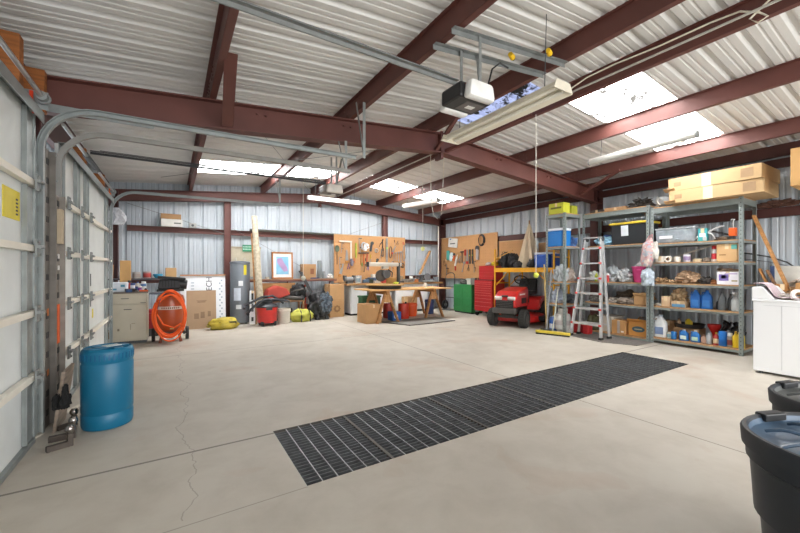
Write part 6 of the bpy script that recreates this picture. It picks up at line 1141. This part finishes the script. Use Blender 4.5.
# ladder and mat --------------------------------------------------------------------------
t = T('floor_mat', 'dark grey tread mat under the aluminium ladder', 'mat', (6.95, 3.75, 0)); MB().prism([(-.28, .62), (-.42, -.1), (-.2, -.6), (.33, -.62), (.33, .62)], (0, 0, .001), (1, 0, 0), (0, 1, 0), (0, 0, 1), .008).build('mat', M('#6a6560', .9, 0, .25, 30), t)
t = T('folding_ladder', 'silver aluminium folding ladder with red locks in front of the middle rack', 'ladder', (0, 0, 0)); AL = M('#c4c7c8', .35, .5, .06)
FB = (Vector((6.74, 4.36, 0.02)), Vector((6.70, 3.74, 0.02))); FT = (Vector((7.02, 4.22, 1.9)), Vector((7.0, 3.9, 1.9)))
BB = (Vector((7.0, 4.36, 0.02)), Vector((6.98, 3.74, 0.02))); BT = (Vector((7.06, 4.22, 1.9)), Vector((7.04, 3.9, 1.9)))
for P0, P1, nm in ((FB[0], FT[0], 'front_rail'), (FB[1], FT[1], 'front_rail'), (BB[0], BT[0], 'rear_rail'), (BB[1], BT[1], 'rear_rail')):
    MB().bar(P0+V(0, 0, .03), P1, .07 if nm[0] == 'f' else .05, .03, up=(0, 1, 0)).build(nm, AL, t, bevel=.004); MB().box(P0+V(0, 0, .005), (.09, .06, .05), bev=.01).build('rubber_foot', RUBBER, t)
for i in range(6):
    q = .13+i*.155; a, c = FB[0].lerp(FT[0], q), FB[1].lerp(FT[1], q); MB().bar(a, c, .09, .03).build('step', AL, t); a2, c2 = BB[0].lerp(BT[0], q), BB[1].lerp(BT[1], q); MB().bar(a2, c2, .03, .025).build('rear_rung', AL, t)
    for P in (a, c): MB().cyl(P+V(-.04, -.02, 0), P+V(-.04, .02, 0), .02, seg=10).build('lock_knob', M('#c9403a', .5), t, True)
for k in (0, 1): MB().cyl(FT[k]+V(.02, -.03, .0), FT[k]+V(.02, .03, .0), .045, seg=16).build('hinge', DKM, t, True)
MB().box((7.02, 4.06, 1.93), (.12, .36, .02)).build('top_cap', M('#b9bcbd', .4, .4), t)
# dryer and clutter beside it ----------------------------------------------------------------
t = T('clothes_dryer', 'white clothes dryer standing beside the tall rack', 'dryer', (6.6, 1.22, 0)); WD = M('#e6e7e8', .3, 0, .02, 2, coat=.3)
MB().box((0, 0, .47), (.66, .68, .88), bev=.012).build('cabinet', WD, t); MB().box((0, 0, .92), (.68, .7, .03), bev=.008).build('top_panel', WD, t)
MB().prism([(-.35, 0), (-.35, .02), (.0, .0)], (0, 0, 0), (0, 1, 0), (0, 0, 1), (1, 0, 0), .001).build('side_trim', WD, t) if 0 else None
MB().prism([(.14, 0), (.35, 0), (.35, .15), (.29, .16), (.25, .15)], (-.33, 0, .935), (0, 1, 0), (0, 0, 1), (1, 0, 0), .66).build('control_console', WD, t, bevel=.008)
s = MB()
for y in (-.22, .08): s.box((-.3315, y, .47), (.003, .006, .78))
s.box((-.3315, -.07, .86), (.003, .62, .004)); s.build('side_crease', M('#c9cbcd', .4), t)
for k in (-.28, .28):
    for j in (-.28, .28): MB().cyl((k, j, 0), (k, j, .035), .025, seg=10).build('foot', DGREY, t)
DZ = .937
t = T('striped_cloth', 'pale pink striped cloth draped over the dryer console', 'cloth', (6.5, 1.36, DZ)); b = MB(); N_ = 16; vs = []
for i in range(N_+1):
    row = []
    for j in range(9):
        y = .2-.5*i/N_; prof = .18 if y > .1 else (.18-(.1-y)*1.6 if y > -.0 else .012); row.append(b.bm.verts.new((-.2+.045*j+.012*math.sin(i*.7), y+.01*math.sin(j), prof+.012*abs(math.sin(i*1.1+j*.8))+.002)))
    vs.append(row)
for i in range(N_):
    for j in range(8): b.bm.faces.new((vs[i][j], vs[i][j+1], vs[i+1][j+1], vs[i+1][j]))
m = bpy.data.materials.new('striped_fabric'); m.use_nodes = True; nt = m.node_tree; wv = nt.nodes.new('ShaderNodeTexWave'); wv.inputs['Scale'].default_value = 7; tcx = nt.nodes.new('ShaderNodeTexCoord'); rp = nt.nodes.new('ShaderNodeValToRGB'); nt.links.new(tcx.outputs['Object'], wv.inputs['Vector']); nt.links.new(wv.outputs['Fac'], rp.inputs[0]); rp.color_ramp.elements[0].color = (*hx('#cbbcc0'), 1); rp.color_ramp.elements[1].color = (*hx('#dcd4d6'), 1); e = rp.color_ramp.elements.new(.85); e.color = (*hx('#a88a94'), 1); nt.links.new(rp.outputs[0], nt.nodes['Principled BSDF'].inputs['Base Color']); nt.nodes['Principled BSDF'].inputs['Roughness'].default_value = .9
o = b.build('fabric', m, t, True); md = o.modifiers.new('thick', 'SOLIDIFY'); md.thickness = .008
t = roll('big white tape roll with a brown core on the dryer', 6.36, 1.18, DZ, .065, .05, '#e6e3de', False, .5)
lump('plastic_bag', 'crumpled clear wrap beside the tape roll on the dryer', 'plastic wrap', 6.42, 1.3, DZ, (.1, .12, .07), M('#b8b0a8', .3, 0, .4, 20, .8), 170)
t = T('printed_box', 'dark blue box with white letters at the right end of the dryer top', 'box', (6.62, 1.04, DZ)); MB().box((0, 0, .05), (.2, .24, .1), bev=.004).build('box', M('#2c3548', .5), t); text('NG', .07, M('#c8ccd4', .5), t, (-.1015, 0, .05), (PI/2, 0, -PI/2)); MB().box((-.0, 0, .102), (.2, .24, .004)).build('lid_edge', M('#a8a29a', .6), t)
t = T('plank', 'long light plank leaning between the tall rack and the dryer', 'plank', (0, 0, 0)); MB().bar((7.6, 1.5, 1.0), (7.6, 1.88, 2.14), .1, .03, up=(0, 1, 0)).build('board', WOOD('#b5834e', (1, 1, 8)), t)
t['label'] = 'longest light plank leaning beside the tall rack'; b0 = kids(t)[0]
t = T('side_table', 'low brown table behind the dryer holding boards and boxes', 'table', (7.55, 1.25, 0)); MB().box((0, 0, .98), (.7, .95, .03)).build('top', WOOD('#8a6a48'), t)
for (a, c) in ((-.3, -.42), (.3, -.42), (-.3, .42), (.3, .42)): MB().box((a, c, .485), (.05, .05, .97)).build('leg', WOOD('#7a5a3c'), t)
for (y, z0, ln, l, c) in ((1.76, 1.0, .32, 'short brown board leaning left beside the long plank', '#a8743f'), (1.68, 1.0, .3, 'second short board tucked beside the first short one', '#7d5a3c')):
    o = MB().bar((7.46, y-.1, z0), (7.46, y+.02, z0+ln), .09, .02, up=(0, 1, 0)).build('board_offcut', WOOD(c)); tag(o, l, 'board')
carton('small orange brown carton on the table behind the dryer', 7.4, 1.55, .997, .14, .1, .1, .5, M('#a8743f', .8)); carton('flat tan carton stacked at the right on the table behind the dryer', 7.45, 1.28, .997, .2, .22, .12, 0, M('#b78a58', .8)); carton('brown carton under the picture board on the table', 7.68, 1.5, .997, .2, .2, .06, 0, CARD3)
t = T('picture_board', 'white board with a blue edge standing on the table behind the dryer', 'board', (7.86, 1.58, 1.06), rz=0); MB().box((0, 0, .15), (.02, .34, .3)).build('board', M('#d3d2ca', .6), t); MB().box((-.002, .15, .15), (.024, .05, .3)).build('blue_edge', M('#3b4f78', .6), t)
t = T('open_book', 'open pale magazine leaning on the white board', 'magazine', (7.7, 1.45, 1.06)); MB().prism([(-.16, 0), (0, .11), (.16, 0), (.15, -.0), (0, .09), (-.15, -.0)], (0, 0, 0), (0, 1, 0), (0, 0, 1), (1, 0, 0), .14).build('pages', M('#c6b6aa', .8), t)
t = T('wall_bracket_shelf', 'dark steel shelf high on the side wall above the dryer', 'shelf', (7.5, .7, 2.4)); MB().box((0, 0, .0), (1.1, .9, .03)).build('board', OXIDE_D, t); MB().bar((.5, .3, -.4), (-.4, .3, -.02), .04, .04).build('bracket', OXIDE_D, t); MB().bar((.5, -.3, -.4), (-.4, -.3, -.02), .04, .04).build('bracket', OXIDE_D, t)
carton('large tan carton on the high shelf at the right edge of the photo', 7.3, .95, 2.417, .6, .84, .5, 0, M('#c49a63', .8, 0, .06, 4), marks=(('x', .12, .38, .3, .16, '#d8d3cc'),), name='cardboard_box')
lump('wire_coil', 'coil of rusty wire resting on the side wall girt', 'wire', 7.98, 1.72, 2.277, (.1, .5, .1), M('#5d3f34', .7, 0, .4, 20, .9), 180, .4, 5)
# ================================================================ repeats share a group phrase
GROUPS = {'hammer': 'hammers hung on the pegboards', 'wrench': 'wrenches hung on the pegboards', 'pliers': 'pliers hung on the pegboards', 'screwdriver': 'screwdrivers hung on the pegboards', 'bar_clamp': 'clamps hung on the pegboards', 'hand_saw': 'saws hung on the pegboards',
          'spirit_level': 'straight bars hung on the pegboards', 'angle_grinder': 'power tools hung on the pegboards', 'cable_coil': 'coils hung on the pegboards', 'chain_loop': 'chain loops hung on the pegboard', 'work_glove': 'gloves and rags hung on the pegboards',
          'door_track': 'curved tracks of the sectional doors', 'track_hanger': 'straps holding the door tracks', 'torsion_shaft': 'torsion shafts above the sectional doors', 'timber_block': 'timber blocks above the sectional doors', 'slotted_angle': 'slotted angles between the doors',
          'hitch_mount': 'ball hitch mounts by the door track', 'door_opener': 'openers hanging from the roof', 'tube_light': 'tube lights hanging from the roof', 'tennis_ball_cord': 'parking strings with balls', 'trash_can': 'trash cans at the right edge', 'storage_rack': 'grey steel storage racks',
          'sawhorse': 'sawhorses under the plywood table', 'base_cabinet': 'white cabinets under the workbench', 'fuel_can': 'red fuel cans under the plywood table', 'gas_can': 'small red gas cans', 'nylon_bag': 'black bags on the scaffold', 'cooler': 'blue coolers', 'pegboard': 'pegboards on the walls',
          'long_carton': 'long cartons on top of the tall rack', 'tape_roll': 'tape rolls', 'plug_connector': 'yellow plugs near the door opener', 'canister': 'grey canisters on the wall shelf', 'jar': 'jars on the grey steel shelf', 'parts_case': 'small cases on the workbench', 'storage_tin': 'tins on the workbench', 'metal_bar': 'black bars leaning by the timber cart', 'board_offcut': 'short boards beside the long plank', 'cable_arc': 'cables bowing along the side wall'}
for o in list(COL.objects):
    if o.parent is not None or 'label' not in o or o.get('kind') == 'structure' or 'group' in o: continue
    k = o.name.split('.')[0]; x, y, z = o.location
    if k in GROUPS: o['group'] = GROUPS[k]
    elif k in ('bottle', 'jug', 'paint_can', 'spray_can', 'tub', 'cup') and x > 7.2 and y < 3.2: o['group'] = 'bottles and cans on the tall rack'
    elif k in ('bottle', 'paint_can', 'spray_can') and x > 7.2: o['group'] = 'bottles and cans on the middle rack'
    elif k in ('bottle', 'paint_can', 'spray_can') and x < 0: o['group'] = 'bottles and cans on the beige cabinet'
    elif k == 'cardboard_box': o['group'] = 'cartons on the racks' if x > 6.6 and y < 5 else 'cartons along the walls and floor'
    elif k == 'paper_bundle': o['group'] = 'paper bundles on the tall rack'
    elif k == 'plastic_bag' and x > 6.5: o['group'] = 'plastic bags on the racks'
    elif k == 'folded_cloth': o['group'] = 'cloth bundles on the middle rack'
    elif k == 'bucket': o['group'] = 'plastic buckets'
